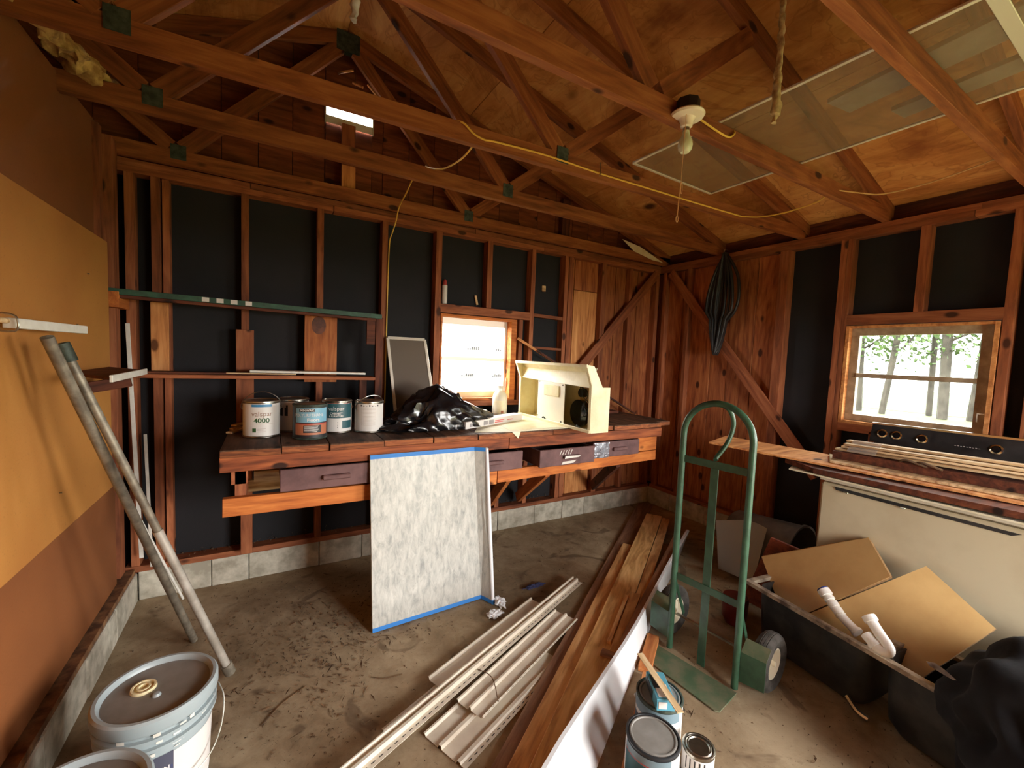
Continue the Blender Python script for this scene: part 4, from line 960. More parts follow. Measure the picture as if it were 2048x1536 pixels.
for i, (p, lab) in enumerate((([(.44, 2.02), (.50, 1.98), (.58, 1.97)], 'thin dark twig curving on the floor left of the siding'), ([(.90, 1.56), (.94, 1.70), (.90, 1.78)], 'thin twig lying across the cream siding pieces'), ([(-.02, 1.95), (.06, 2.04), (.16, 2.10)], 'thin twig on the floor right of the grey bucket'))):
    tag(tube('twig', [(x_, y_, .004 if i != 1 else .048) for x_, y_ in p], .0022, 'debris', seg=5, sm=4), lab, 'twig')

# ------------------------------------------------------------------ buckets
def bucket(loc, label, spout, wr_=True):
    t = thing('bucket', label, 'bucket', loc, 'grey plastic buckets'); R_, H_ = .165, .385
    lathe('body', [(0, 0), (.140, 0), (.144, .004), (.157, .27), (.170, .272), (.170, .282), (.158, .284), (.159, .305), (.172, .307), (.172, .318), (.160, .32), (.161, .345), (0, .345)], 'greypail', t, loc, seg=56)
    ld = lathe('lid', [(.162, .335), (.172, .337), (.176, .345), (.176, .378), (.170, .386), (.160, .386), (.153, .378), (.150, .368), (.06, .366), (0, .366)], 'greypail', t, loc, seg=56, cap=False)
    lathe('lid_dust', [(0, .3672), (.145, .3692), (.150, .3690)], 'greylid', t, loc, seg=48, cap=False)
    if spout:
        c = (loc[0]+spout[0], loc[1]+spout[1], loc[2]+.367)
        sp = lathe('spout', [(0, .004), (.013, .004), (.014, .010), (.020, .010), (.022, .003), (.028, .003), (.030, .010), (.036, .010), (.038, 0)], 'cream', t, c, seg=28, cap=False)
        lathe('vent_bump', [(0, .010), (.010, .008), (.014, 0)], 'greypail', t, (loc[0]+spout[0]+.045, loc[1]+spout[1]-.055, loc[2]+.368), seg=20, cap=False)
    return t
bl = (-.335, 1.835, 0); bk = bucket(bl, 'grey bucket with white spout cap and primer label, farther of the two', (-.045, .030))
fa = face(bl)+.22
patch('white_label', .1455, fa-.25, fa+1.5, .02, .235, 'label_white', bk, bl, R2=.1562); patch('dark_label', .1460, fa-.85, fa+.02, .03, .235, 'ink_slate', bk, bl, R2=.1566) if 'ink_slate' in M else None
M['ink_slate'] = plain('ink_slate', S(74, 76, 92), .5)
patch('dark_label', .1528, fa-.95, fa+.02, .14, .24, 'ink_slate', bk, bl, R2=.1572); patch('navy_label', .1508, fa-.75, fa+.0, .10, .19, 'ink_navy', bk, bl, R2=.1550)
for q in list(bk.children)[-2:]: pass
cyl_text('SHERWIN', .022, .1556, fa-.35, .186, 'label_white', bk, bl, True); cyl_text('WILLIAMS', .022, .1550, fa-.35, .164, 'label_white', bk, bl, True)
cyl_text('PRIMER', .034, .1540, fa-.38, .128, 'label_white', bk, bl, True)
patch('cyan_badge', .1535, fa-1.02, fa-.72, .125, .165, 'ink_cyan', bk, bl, seg=6, R2=.1555)
for k in range(26):
    a = fa+random.uniform(-1.1, 1.1); z = random.choice((.262, .292, .325, .350, .29, .25)); dw = random.uniform(.02, .16)
    patch('paint_splash', .1735 if z > .3 else .1605, a, a+dw, z, z+random.uniform(.003, .012), 'white', bk, bl, seg=3)
hp = [(bl[0]+.173*math.cos(a), bl[1]+.173*math.sin(a), .30) for a in (-.1,)]
tube('wire_handle', [(bl[0]+.172, bl[1]+.05, .30), (bl[0]+.19, bl[1]+.04, .24), (bl[0]+.185, bl[1]-.02, .17), (bl[0]+.15, bl[1]-.10, .13), (bl[0]+.07, bl[1]-.165, .12), (bl[0]-.04, bl[1]-.172, .14)], .0025, 'steel', bk, seg=6)
b2 = bucket((-.45, 1.435, 0), 'grey bucket with a scuffed plain lid in the bottom left corner', None)
for (dx_, dy_) in ((-.05, .03), (.03, .06), (.07, .0), (-.02, -.04), (-.08, .08)):
    prism('paint_fleck', [(-.45+dx_, 1.435+dy_, .371), (-.435+dx_, 1.44+dy_, .371), (-.43+dx_, 1.452+dy_, .371), (-.445+dx_, 1.446+dy_, .371)], .001, 'white', b2, n=(0, 0, 1))

# ------------------------------------------------------------------ cans on the floor, box and stirrer
l = (1.445, 1.135, 0); t = can('paint_can', 'navy and white paint can on the floor carrying the small blue box', l, .096, .197, body='label_white', lid='greylid', rim='galv', group='paint cans on the floor'); fa = face(l)
patch('navy_field', .0946, fa-1.7, fa-.15, .02, .12, 'ink_slate', t, l); patch('teal_field', .0946, fa-1.7, fa+1.0, .14, .182, 'ink_bluegrey', t, l); patch('dark_blot', .095, fa-1.1, fa-.75, .05, .10, 'ink_dark', t, l)
bail(t, l, .096, .197, fa+PI/2, 1.9)
l = (1.262, 1.008, 0); t = can('paint_can', 'largest foreground paint can with dusty lid and teal label', l, .100, .197, body='label_white', lid='greylid', rim='ink_dark', group='paint cans on the floor'); fa = face(l)
patch('teal_field', .0986, fa-1.2, fa+.75, .03, .182, 'ink_bluegrey', t, l); patch('pink_rule', .0990, fa-1.2, fa+.7, .150, .154, 'ink_red', t, l); patch('teal_dark', .0988, fa-1.2, fa+.5, .02, .148, 'ink_teal', t, l); patch('dark_blot', .0992, fa-.1, fa+.25, .09, .135, 'ink_dark', t, l)
l = (1.452, .945, 0); t = can('paint_can', 'small quart paint can with a shiny metal lid', l, .060, .122, rim='steel', group='paint cans on the floor'); fa = face(l)
for k in range(5): patch('dried_paint', .0586, fa-.8+.3*k, fa-.72+.3*k, .05+.01*(k % 2), .10, 'ink_dark', t, l, seg=2)
lb_ = thing('small_box', 'small blue box with a clear window lying on the navy paint can', 'box', (1.42, 1.12, .195))
Mb = Matrix.Translation((1.432, 1.125, .220)) @ Matrix.Rotation(math.radians(58), 4, 'Z')
put('carton_body', box_me('c', .155, .075, .048, .002), 'ink_boxblue', lb_, Mb); put('label_panel', box_me('c', .09, .002, .034), 'ink_dark', lb_, Mb @ Matrix.Translation((.02, .0385, 0)))
put('barcode_panel', box_me('c', .002, .034, .028), 'label_white', lb_, Mb @ Matrix.Translation((-.0785, .012, 0))); put('print_panel', box_me('c', .07, .05, .001), 'label_white', lb_, Mb @ Matrix.Translation((-.03, 0, .0247)))
put('window', box_me('c', .075, .03, .002), 'ink_dark', lb_, Mb @ Matrix.Translation((.02, .015, .025)))
tag(board('stir_stick', (1.482, 1.285, .262), (1.383, .985, .252), .028, .004, 'lath', bev=0), 'pale wooden paint stirrer balanced on the blue box', 'stick')

# ------------------------------------------------------------------ hand truck
ht = thing('hand_truck', 'green steel hand truck standing upright with two pneumatic wheels', 'hand truck', (1.97, 1.31, 0))
L0, R0 = Vector((1.946, 1.485, .014)), Vector((1.993, 1.134, .014)); s_ = (R0-L0).normalized(); back = Vector((s_.y*-1, s_.x, 0)); back = back if back.x > 0 else -back
C0 = (L0+R0)/2; hw = (R0-L0).length/2; zs = 1.225
pts = [L0, L0+Vector((0, 0, .6)), L0+Vector((0, 0, 1.0))]
arch = [C0+Vector((0, 0, zs-.014))-s_*hw*math.cos(a)+Vector((0, 0, hw*math.sin(a))) for a in [PI*k/20 for k in range(21)]]
tube('frame_tube', [L0, L0+Vector((0, 0, .6))]+arch+[R0+Vector((0, 0, .6)), R0], .0165, 'green', ht, seg=14, sm=0)
for z in (1.088, .434):
    board('cross_bar', Vector((L0.x, L0.y, z))+s_*.014, Vector((R0.x, R0.y, z))-s_*.014, .038, .006, 'green', ht, up=back)
board('center_strip', C0+back*.006+Vector((0, 0, .0)), C0+back*.006+Vector((0, 0, 1.09)), .042, .005, 'green', ht, up=back)
ap = C0+Vector((0, 0, zs+hw*.97-.014))
tube('loop_handle', [ap+s_*.02, ap+s_*.035+back*.05+Vector((0, 0, -.03)), ap+s_*.045+back*.075+Vector((0, 0, -.10)), ap+s_*.03+back*.06+Vector((0, 0, -.19)), ap+back*.018+Vector((0, 0, -.27)), C0+back*.008+Vector((0, 0, 1.10))], .0115, 'green', ht, seg=10, radii=None)
prism('toe_plate', [(1.905, 1.525, .004), (1.770, 1.452, .004), (1.762, 1.43, .004), (1.785, 1.098, .004), (1.800, 1.082, .004), (1.978, 1.112, .004)], .006, 'green_worn', ht, n=(0, 0, 1))
bb = bmesh.new()
for sg, base in ((-1, L0), (1, R0)):
    a = base+s_*sg*.018+Vector((0, 0, .045)); b = base+s_*sg*.13+Vector((0, 0, .06))
    prism('wheel_guard', [a, b, b+Vector((0, 0, .145)), a+Vector((0, 0, .15))], .004, 'green', ht, n=back)
    prism('guard_lip', [a+Vector((0, 0, .15)), b+Vector((0, 0, .145)), b+Vector((0, 0, .19))+back*.05, a+Vector((0, 0, .20))+back*.05], .004, 'green_worn', ht, n=back)
    board('axle_brace', base+Vector((0, 0, .41)), base+back*.13+Vector((0, 0, .15)), .022, .005, 'green', ht, up=s_)
    wc = base+s_*sg*.085+back*.15+Vector((0, 0, .128))
    Rm = s_.to_track_quat('Z', 'Y').to_matrix().to_4x4()
    wl = lathe('tire', [(.075, -.026), (.090, -.038), (.118, -.041), (.134, -.030), (.1405, -.016), (.138, -.013), (.1415, -.010), (.142, 0), (.1395, .001), (.142, .003), (.1415, .012), (.138, .014), (.1405, .017), (.134, .030), (.118, .041), (.090, .038), (.075, .026), (.075, -.026)], 'rubber', ht, wc, seg=44, rot=Rm, cap=False)
    lathe('hub', [(0, -.034), (.012, -.034), (.014, -.008), (.054, -.006), (.062, -.024), (.070, -.030), (.076, -.028), (.076, .028), (.070, .030), (.062, .024), (.054, .006), (.014, .008), (.012, .034), (0, .034)], 'cream_hub', ht, wc, seg=36, rot=Rm, cap=False)
board('axle', L0+back*.15+Vector((0, 0, .114))-s_*.09, R0+back*.15+Vector((0, 0, .114))+s_*.09, .014, .014, 'steel', ht)

# ------------------------------------------------------------------ kitchen range with a pile of wood on it
rg = thing('kitchen_range', 'almond kitchen range against the right wall, knobs on its black backguard', 'stove', (3.15, .75, 0))
box('body', (2.83, .28, .02), (3.50, 1.18, .955), 'almond', rg, bev=.004)
box('oven_door', (2.795, .285, .06), (2.83, 1.183, .945), 'almond', rg, bev=.012)
box('cooktop', (2.79, .27, .956), (3.52, 1.19, .972), 'white', rg, bev=.004)
prism('vent_slot', [(2.7935, 1.105, .916), (2.7935, .45, .910), (2.7935, .42, .926), (2.7935, 1.115, .934)], .002, 'black', rg, n=(-1, 0, 0))
for yy, zz in ((1.045, .912), (.80, .908)): box('screw', (2.785, yy, zz), (2.795, yy+.022, zz+.008), 'chrome', rg, bev=.002)
box('backguard', (3.50, .25, .973), (3.60, 1.20, 1.205), 'black', rg, bev=.004)
bgp = prism('control_panel', [(3.455, .25, 1.135), (3.455, 1.205, 1.135), (3.49, 1.205, 1.245), (3.49, .25, 1.262)], .012, 'black', rg, n=(-1, 0, .3), bev=.002)
board('chrome_trim', (3.488, .25, 1.270), (3.488, 1.21, 1.252), .018, .014, 'chrome', rg)
for yy in (1.143, 1.071, .95, .645):
    Rk = Vector((-1, 0, .3)).normalized().to_track_quat('Z', 'Y').to_matrix().to_4x4()
    kk = lathe('knob_ring', [(.019, 0), (.026, 0), (.027, .004), (.019, .007), (.018, 0)], 'chrome', rg, (3.459, yy, 1.195), seg=28, rot=Rk, cap=False)
    lathe('knob', [(0, .004), (.016, .004), (.015, .012), (0, .013)], 'blackplastic', rg, (3.459, yy, 1.195), seg=20, rot=Rk)
for k in range(9): box('print_mark', (3.449, .80-.012*k, 1.185), (3.4505, .807-.012*k, 1.188+.002*(k % 2)), 'print_grey', rg)
def ppl(nm, label, pts, th, mat, n=(0, 0, 1)): return tag(prism(nm, pts, th, mat, n=n), label, 'board', 'boards piled on the range')
ppl('plywood_sheet', 'dark brown curled sheet directly on the stove top under the long plank', [(2.775, 1.22, .985), (2.76, .15, 1.0), (3.10, .15, .99), (3.18, 1.25, .985), (3.02, 1.45, .985), (2.86, 1.42, .992)], .030, 'darkboard')
ppl('plywood_sheet', 'torn white-edged sheet curling over the stove front edge', [(2.772, 1.35, .974), (2.762, .15, .975), (3.2, .15, .974), (3.2, 1.15, .974), (2.95, 1.40, .976)], .008, 'paper')
ppl('wood_plank', 'long light orange plank with a pointed end overhanging the stove to the left', [(2.765, 1.895, 1.026), (2.845, 1.21, 1.026), (2.955, .15, 1.026), (3.12, .15, 1.026), (3.20, 1.38, 1.026), (3.14, 2.01, 1.026)], .012, 'pale')
ppl('wood_plank', 'split pale board with frayed edges lying on the orange plank', [(2.92, 1.20, 1.040), (2.99, .15, 1.040), (3.12, .15, 1.040), (3.15, 1.30, 1.040)], .012, 'lath')
ppl('wood_plank', 'reddish brown board under the taped lath bundle', [(3.02, 1.23, 1.054), (3.06, .15, 1.054), (3.30, .15, 1.054), (3.30, 1.24, 1.054)], .045, 'darkboard')
bn = thing('lath_bundle', 'bundle of pale wood laths wrapped with clear tape below the stove knobs', 'wood bundle', (3.15, .7, 1.10))
for k, (xx, zz) in enumerate(((3.08, 1.106), (3.11, 1.122), (3.14, 1.138), (3.19, 1.128), (3.17, 1.154), (3.10, 1.140))):
    board('lath', (xx, 1.235-.02*(k % 3), zz), (xx+.05, .12, zz+.02), .055, .012, 'lath', bn)
prism('clear_tape', [(3.045, 1.17, 1.105), (3.045, 1.03, 1.108), (3.13, 1.03, 1.172), (3.13, 1.17, 1.168)], .002, 'cleartape', bn, n=(-1, 0, 1))
for i, (y_, s1) in enumerate(((.92, 1), (.86, -1))):
    tag(tube('dry_leaf', [(3.04, y_, 1.105), (3.02, y_-.04, 1.12), (3.03, y_-.12*1, 1.098)], .006, 'debris', seg=5, radii=None), ('curled dry leaf with stem on the lath bundle' if i == 0 else 'second dry stalk right of the curled leaf on the bundle'), 'leaf')

# ------------------------------------------------------------------ double bowl sink on the floor
sk = thing('double_sink', 'black backed double bowl sink lying on the floor before the range', 'sink', (2.55, .8, 0))
SA, SB = Vector((2.425, 1.37, .335)), Vector((2.245, .10, .335)); sx = (SB-SA).normalized(); sy = Vector((-sx.y, sx.x, 0)); sy = sy if sy.x > 0 else -sy; SL = (SB-SA).length; SW = .36
def sp(s, w_, z): return SA+sx*s+sy*w_+Vector((0, 0, z-.335))
M['rimdirt'] = plain('dirty_sink_rim', S(176, 160, 140), .5, scale=14, col2=S(92, 76, 66), bmp=.3)
M['sinkblack'] = plain('sink_underside', S(22, 24, 27), .5, scale=6, col2=S(58, 57, 55), bmp=.2)
for (s0, s1, w0, w1) in ((0, SL, 0, .030), (0, SL, SW-.028, SW), (0, .03, .028, SW-.028), (SL-.03, SL, .028, SW-.028), (SL*.5-.02, SL*.5+.02, .028, SW-.028)):
    prism('rim', [sp(s0, w0, .328), sp(s1, w0, .328), sp(s1, w1, .328), sp(s0, w1, .328)], .020, 'rimdirt', sk, n=(0, 0, 1))
def bowl(s0, s1):
    w0, w1 = .035, SW-.03; bm = bmesh.new(); rings = []
    def ring(ins, z):
        out = []; r = .07
        for cx_, cy_, a0 in ((s1-ins-r, w1-ins-r, 0), (s0+ins+r, w1-ins-r, PI/2), (s0+ins+r, w0+ins+r, PI), (s1-ins-r, w0+ins+r, 3*PI/2)):
            for k in range(6):
                a = a0+PI/2*k/5; out.append(bm.verts.new(sp(cx_+r*math.cos(a), cy_+r*math.sin(a), z)))
        return out
    for ins, z in ((0, .334), (0.004, .20), (.012, .06), (.035, .015), (.07, .003)): rings.append(ring(ins, z))
    for ins, z in ((.074, .010), (.042, .022), (.020, .065), (.012, .20), (.008, .334)): rings.append(ring(ins, z))
    for A_, B_ in zip(rings, rings[1:]):
        for k in range(24): bm.faces.new((A_[k], A_[(k+1) % 24], B_[(k+1) % 24], B_[k]))
    for k in range(24): bm.faces.new((rings[0][k], rings[0][(k+1) % 24], rings[-1][(k+1) % 24], rings[-1][k]))
    put('bowl', from_bm('bowl', bm, 40), 'sinkblack', sk)
    # bowl floor
    bm = bmesh.new(); f = [bm.verts.new(sp(*q)) for q in ((s0+.11, w0+.11, .004), (s1-.11, w0+.11, .004), (s1-.11, w1-.11, .004), (s0+.11, w1-.11, .004))]; bm.faces.new(f)
bowl(.05, SL*.5-.025); bowl(SL*.5+.025, SL-.05)
for q in (.62,): tube('clip', [sp(.55, .03, .06), sp(.60, .02, .03), sp(.64, .03, .02)], .012, 'steel', sk, seg=7)
def lam(label, pts, n):
    t = thing('tan_panel', label, 'panel', pts[0], 'tan laminate panels')
    prism('door_core', pts, .016, 'tanedge', t, n=n); N_ = Vector(n).normalized()
    prism('laminate_face', [Vector(p)-N_*.0015 for p in pts], .0015, 'tan', t, n=n); return t
P1 = [Vector(p) for p in ((2.68, 1.419, .410), (2.78, .934, .709), (2.66, .792, .591), (2.462, 1.150, .200))]
def outn(P): 
    n = (P[1]-P[0]).cross(P[2]-P[0]).normalized(); return -n if n.dot(Vector((0, 0, 1.6))-P[0]) > 0 else n
n1 = outn(P1)
P1 = [p+(-n1)*0 for p in P1]
lam('tan laminate panel leaning in the sink, the left and upper one', [P1[0], P1[1], P1[2], P1[3]], n1)
P0 = [p+n1*.019+(P1[1]-P1[2])*.07 for p in P1]
lam('second tan laminate panel hidden behind the upper one, only its edge showing', P0, n1)
P3 = [Vector(p) for p in ((2.775, .699, .662), (2.70, .446, .520), (2.494, .637, .200), (2.564, 1.008, .344))]
P3 = [P3[0], P3[1], P3[2]+(P3[1]-P3[2])*.10, P3[3]+(P3[3]-P3[0])*.20]
P3 = [Vector((0, 0, 1.6))+(p-Vector((0, 0, 1.6)))*.99 for p in P3]
lam('larger tan laminate panel leaning in the sink, lower right with its corner toward the range', P3, outn(P3))
rb = prism('red_board', [(2.79, 1.431, .507), (2.79, 1.24, .499), (2.79, 1.30, .02), (2.79, 1.58, .02)], .018, 'darkboard', n=(1, 0, 0)); rb.data.materials.clear(); M['redboard'] = wood('red_brown_board', S(150, 74, 40), S(128, 58, 32), S(88, 38, 22)); rb.data.materials.append(M['redboard'])
tag(rb, 'red-brown board standing behind the left end of the sink', 'board')
tag(lathe('red_pot', [(0, 0), (.05, 0), (.07, .04), (.075, .16), (.07, .17), (0, .17)], 'redplastic', None, (2.52, 1.47, 0), seg=28), 'small dark red container on the floor behind the right wheel', 'container')
# PVC trap
T1 = thing('drain_pipe', 'white plastic tailpiece with slip nuts resting on the tan door', 'pipe', (2.4, .95, .5))
q0, q1, q2 = Vector((2.532, 1.007, .428)), Vector((2.498, .920, .368)), Vector((2.474, .845, .338))
tube('pipe', [q0, q1, q2], .0205, 'pvc', T1, seg=18); tube('slip_nut', [q0+(q0-q1)*.14, q0+(q1-q0)*.12], .030, 'pvc', T1, seg=12, sm=0); tube('washer', [q0+(q0-q1)*.20, q0+(q0-q1)*.14], .0275, 'ink_navy', T1, seg=16, sm=0)
for s0, s1, r in ((.22, .34, .0255), (.44, .66, .0245), (.74, .95, .0235), (1.0, 1.06, .024)): tube('collar', [q0+(q1-q0)*s0, q0+(q1-q0)*s1], r, 'pvc', T1, seg=16, sm=0)
tube('slip_nut', [q2, q2+(q2-q1)*.16], .026, 'pvc', T1, seg=12, sm=0)
T2 = thing('drain_trap', 'white plastic P-trap bend lying on the sink rim', 'pipe', (2.45, .75, .38))
tp = [Vector(p) for p in ((2.489, .805, .426), (2.476, .777, .402), (2.463, .748, .378), (2.449, .715, .352), (2.436, .705, .335), (2.430, .722, .325), (2.434, .750, .330), (2.445, .785, .350))]
tp = [Vector((0, 0, 1.6))+(p_-Vector((0, 0, 1.6)))*.945 for p_ in tp]
tube('bend', tp, .0215, 'pvc', T2, seg=18)
tube('slip_nut', [tp[0]+(tp[0]-tp[1])*.1, tp[0]+(tp[1]-tp[0])*.55], .028, 'pvc', T2, seg=12, sm=0); tube('slip_nut', [tp[6], tp[6]+(tp[7]-tp[6])*.4], .026, 'pvc', T2, seg=12, sm=0); tube('collar', [tp[2], tp[2]+(tp[3]-tp[2])*.25], .0215, 'pvc', T2, seg=14, sm=0); tube('collar', [tp[7]-(tp[7]-tp[6])*.1, tp[7]+(tp[7]-tp[6])*.35], .0225, 'pvc', T2, seg=14, sm=0)
# black cloth heap lower right
bm = bmesh.new(); bmesh.ops.create_icosphere(bm, subdivisions=5, radius=1)
for v in bm.verts:
    q = v.co.copy(); f = 1+.35*noise.noise(q*1.7+Vector((4, 0, 0)))+.14*noise.noise(q*4+Vector((1, 5, 0)))
    v.co = Vector((q.x*.37*f, q.y*.35*f, max(q.z, -.95)*.30*f))
zmin = min(v.co.z for v in bm.verts)
bgo = tag(put('black_bundle', from_bm('black_bundle', bm, 60), 'blackcloth', None, Matrix.Translation((2.37, .14, .31)) @ Matrix.Rotation(.3, 4, 'Z')), 'dark blue-black cloth bundle heaped at the lower right edge', 'bundle')
tag(prism('foil_scrap', [(2.306, .551, .438), (2.312, .527, .445), (2.308, .495, .437), (2.297, .443, .415), (2.299, .50, .422), (2.301, .54, .428)], .003, 'foil', n=(-1, -.4, .3)), 'thin shiny foil scrap on the black bundle', 'scrap')
# grey bin and silver sheet behind the hand truck
gb = thing('grey_bin', 'cloudy grey plastic bin lying on its side under the black wall bay', 'bin', (3.35, 1.75, .2))
Rm = Matrix.Rotation(PI/2, 4, 'X') @ Matrix.Identity(4)
lathe('bin_body', [(0, 0), (.15, 0), (.17, .02), (.215, .50), (.225, .50), (.225, .52), (.21, .52), (.165, .03), (0, .03)], 'greybin', gb, (3.36, 2.02, .235), seg=40, rot=Matrix.Rotation(PI/2, 4, 'X'), cap=False)
bm = bmesh.new(); pr = None
for i in range(18):
    a = -.5+i*.11; q = [bm.verts.new((2.93+.10*math.cos(a*1.4)*1.0+.18*(1-math.cos(a)), 1.92-.24*i/17*1.1, .02+.001*i)), bm.verts.new((3.0+.13*math.sin(a)*.6+.1, 1.99-.30*i/17*1.1, .40+.03*math.sin(a*2)))]
    if pr: bm.faces.new((pr[0], q[0], q[1], pr[1]))
    pr = q
r_ = bmesh.ops.solidify(bm, geom=bm.faces[:], thickness=.003)
tag(put('curled_sheet', from_bm('curled_sheet', bm, 60), 'silver_curl'), 'curled glossy pale sheet standing behind the hand truck', 'sheet')

# ------------------------------------------------------------------ coiled hose on the right wall
hs = thing('hose_coil', 'black corrugated hose coil hung from the top plate on the right wall', 'hose', (3.70, 2.50, 2.65))
for k in range(12):
    w_ = .012+.0085*k; ph = k*.4; off = .006*k
    def hp(a, k=k, w_=w_):
        z = 2.165+ (.47-.02*(k % 3))*math.cos(a)
        t_ = (2.65-z)/1.0
        wid = w_*(math.sin(min(max(t_, 0), 1)*PI)**.6)*(1.25 if z > 2.05 else .8)
        y = 2.50+.035*t_+wid*(1 if math.sin(a) > 0 else -1)*abs(math.sin(a))**.5
        return (3.722-.014*(k % 4)-.008*math.sin(a*2+ph), y, z)
    tube('hose_loop', [hp(2*PI*i/40) for i in range(40)], .0125, 'hose', hs, seg=8, sm=0, closed=True)
tube('hose_loop', [(3.70, 2.47, 2.60), (3.70, 2.37, 2.42), (3.70, 2.345, 2.22), (3.70, 2.38, 2.08), (3.70, 2.46, 2.0)], .013, 'hose', hs, seg=9)
tube('hanger', [(3.75, 2.5, 2.66), (3.68, 2.5, 2.665), (3.67, 2.5, 2.63)], .005, 'steel', hs, seg=6)

# ------------------------------------------------------------------ ceiling items
lh = thing('lampholder', 'white porcelain lampholder with bare bulb and pull string on the fourth truss', 'lamp', (1.572, 1.30, 2.66))
lc = (1.572, 1.292, 2.645)
lathe('junction_box', [(0, .03), (.050, .03), (.050, .085), (0, .085)], 'blackbox', lh, lc, seg=8)
lathe('base', [(0, .030), (.070, .030), (.073, .024), (.068, .016), (.036, .010), (.028, .0), (.024, -.022), (.018, -.026), (0, -.026)], 'porcelain', lh, lc, seg=36)
lathe('bulb', [(.013, -.024), (.014, -.045), (.018, -.062), (.028, -.082), (.031, -.100), (.028, -.118), (.018, -.130), (0, -.134)], 'bulb', lh, lc, seg=28)
lathe('bulb_neck', [(.0138, -.026), (.0142, -.040), (.0136, -.040)], 'steel', lh, lc, seg=18)
sx0 = (1.530, 1.262)
tube('pull_string', [(sx0[0], sx0[1], 2.65), (sx0[0]-.004, sx0[1], 2.45), (sx0[0]-.006, sx0[1], 2.36)], .0012, 'string', lh, seg=5, sm=0)
tube('pull_string', [(sx0[0]-.006, sx0[1], 2.37), (sx0[0]-.012, sx0[1], 2.30), (sx0[0]-.016, sx0[1], 2.225)], .0024, 'string', lh, seg=6, sm=0)
tube('string_loop', [(sx0[0]-.016+.007*math.sin(a), sx0[1], 2.212-.013*math.cos(a)*-1) for a in [2*PI*k/14 for k in range(14)]], .0016, 'string', lh, seg=5, sm=0, closed=True)
tube('string_loop', [(sx0[0]+.0+.006*math.sin(a), sx0[1], 2.345+.024*math.cos(a)) for a in [2*PI*k/14 for k in range(14)]], .0014, 'string', lh, seg=5, sm=0, closed=True)
def cable(label, pts, mat='yellowcable', r=.0048): return tag(tube('cable', pts, r, mat, seg=7), label, 'cable', 'yellow electrical cable runs')
YT = lambda x: 2.10+(1.88-2.10)*(x+.75)/4.5-.027
cable('yellow cable stapled along the middle truss, sagging at its left end', [(.80, YT(.8)+.03, 2.742), (.83, YT(.83), 2.722), (.88, YT(.88), 2.688), (.94, YT(.94), 2.674), (1.0, YT(1.0), 2.680), (1.3, YT(1.3), 2.688), (1.65, YT(1.65), 2.676), (2.06, YT(2.06), 2.672), (2.55, YT(2.55), 2.668), (2.95, YT(2.95), 2.668)])
cable('yellow cable bridging from the middle truss to the lamp truss near the right wall', [(2.95, YT(2.95), 2.668), (3.02, 1.80, 2.655), (3.05, 1.65, 2.65), (3.02, 1.45, 2.652), (2.98, 1.375, 2.665)])
cable('pale cable hanging between the lamp truss and the truss at upper right', [(3.0, 1.33, 2.69), (3.22, 1.27, 2.70), (3.31, 1.22, 2.70), (3.335, 1.10, 2.70), (3.30, .92, 2.70), (3.20, .70, 2.70)], 'cable_pale', .004)
cable('yellow cable dropping from the middle truss to the second truss', [(.90, 2.05, 2.655), (.885, 2.16, 2.63), (.865, 2.35, 2.645), (.845, 2.52, 2.70), (.838, 2.61, 2.742)])
cable('yellow cable hanging down the back wall past the shelf post', [(.838, 2.655, 2.742), (.82, 2.80, 2.73), (.83, 3.0, 2.70), (.838, 3.18, 2.675), (.835, 3.23, 2.64), (.822, 3.235, 2.56), (.805, 3.27, 2.48), (.79, 3.285, 2.40), (.785, 3.29, 2.10), (.782, 3.29, 1.7), (.78, 3.29, 1.2)])
cable('short yellow cable clipped beside the lampholder', [(1.655, 1.325, 2.755), (1.678, 1.31, 2.74), (1.670, 1.31, 2.70), (1.70, 1.312, 2.695), (1.84, 1.312, 2.680), (1.905, 1.312, 2.683), (1.94, 1.312, 2.71), (1.955, 1.33, 2.735)])
tag(tube('bent_nail', [(1.66, YT(1.66)-.004, 2.735), (1.665, YT(1.66)-.008, 2.69), (1.655, YT(1.66)-.010, 2.655)], .003, 'steel', seg=6), 'rusty bent nail across the yellow cable on the middle truss', 'nail')
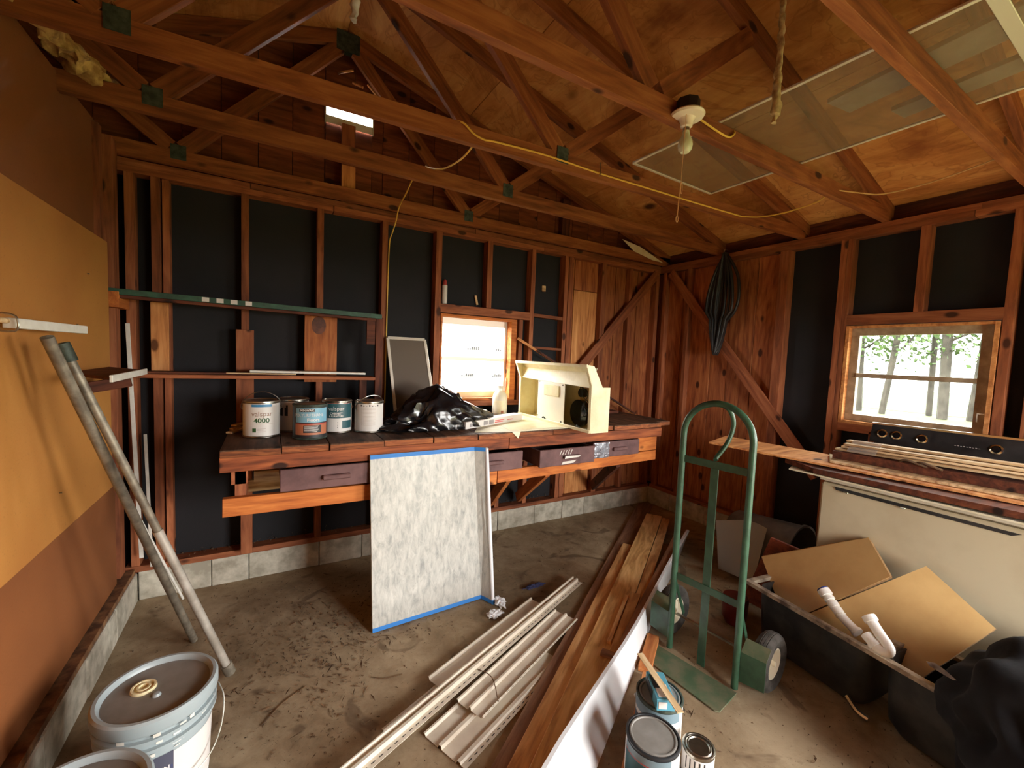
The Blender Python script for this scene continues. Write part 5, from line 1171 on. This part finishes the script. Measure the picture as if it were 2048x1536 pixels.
for i, (p, lab) in enumerate((([(.50, 3.20, 3.50), (.43, 3.15, 3.44), (.40, 3.15, 3.42)], 'bent splinter left of the gable apex plate'), ([(.60, 3.20, 3.44), (.655, 3.15, 3.36), (.70, 3.14, 3.34)], 'bent splinter right of the gable apex plate'), ([(.50, 3.20, 3.42), (.56, 3.16, 3.39)], 'small splinter directly below the gable apex plate'))):
    tag(tube('splinter', p, .008, 'pale', seg=5, sm=4), lab, 'splinter')
o = blob_strip('fibre_rope', [(1.70, 1.0, 3.36), (1.715, 1.0, 3.1), (1.722, 1.0, 2.95), (1.728, 1.0, 2.80), (1.724, 1.0, 2.68), (1.730, 1.0, 2.60), (1.726, 1.0, 2.555)], [.010, .010, .011, .012, .015, .017, .010], 'rope', seg=8, amp=.07, fr=38)
tag(o, 'frayed pale fibre strand hanging from the roof right of the bulb', 'rope')
o = blob_strip('vinyl_scrap', [(.372, 2.3, 3.62), (.370, 2.3, 3.45), (.366, 2.3, 3.30), (.362, 2.3, 3.205)], [.018, .02, .022, .016], 'glossy_white', seg=6, amp=.10, fr=40)
tag(o, 'torn white vinyl strip hanging at the top edge of the picture', 'strip')
ss = thing('long_screen', 'long see-through screen panel lying across the roof truss chords', 'screen', (2.2, .9, 2.74))
zc = 2.737
for a, b in (((1.83, 1.86), (2.575, 1.885)), ((1.83, -.35), (2.575, -.33)), ((1.83, 1.86), (1.90, -.35)), ((2.575, 1.885), (2.60, -.35)), ((1.888, .462), (2.59, .47))):
    board('frame_bar', (a[0], a[1], zc+.006), (b[0], b[1], zc+.006), .016 if a[1] != .462 else .04, .010, 'alu', ss)
prism('mesh_panel', [(1.835, 1.86, zc+.005), (2.57, 1.88, zc+.005), (2.595, -.34, zc+.005), (1.90, -.34, zc+.005)], .001, 'mesh', ss, n=(0, 0, 1))
tag(board('foam_strip', (2.19, .99, 2.764), (2.10, .30, 2.764), .16, .02, 'white'), 'wider white foam strip lying on the long screen', 'foam board')
tag(board('foam_strip', (2.455, .87, 2.764), (2.40, .30, 2.764), .11, .02, 'white'), 'narrower white foam strip lying on the long screen nearer the wall', 'foam board')
tag(board('foam_strip', (2.02, .42, 2.786), (2.00, -.2, 2.786), .30, .02, 'cream'), 'pale foam sheet at the top right corner above the screen', 'foam board')
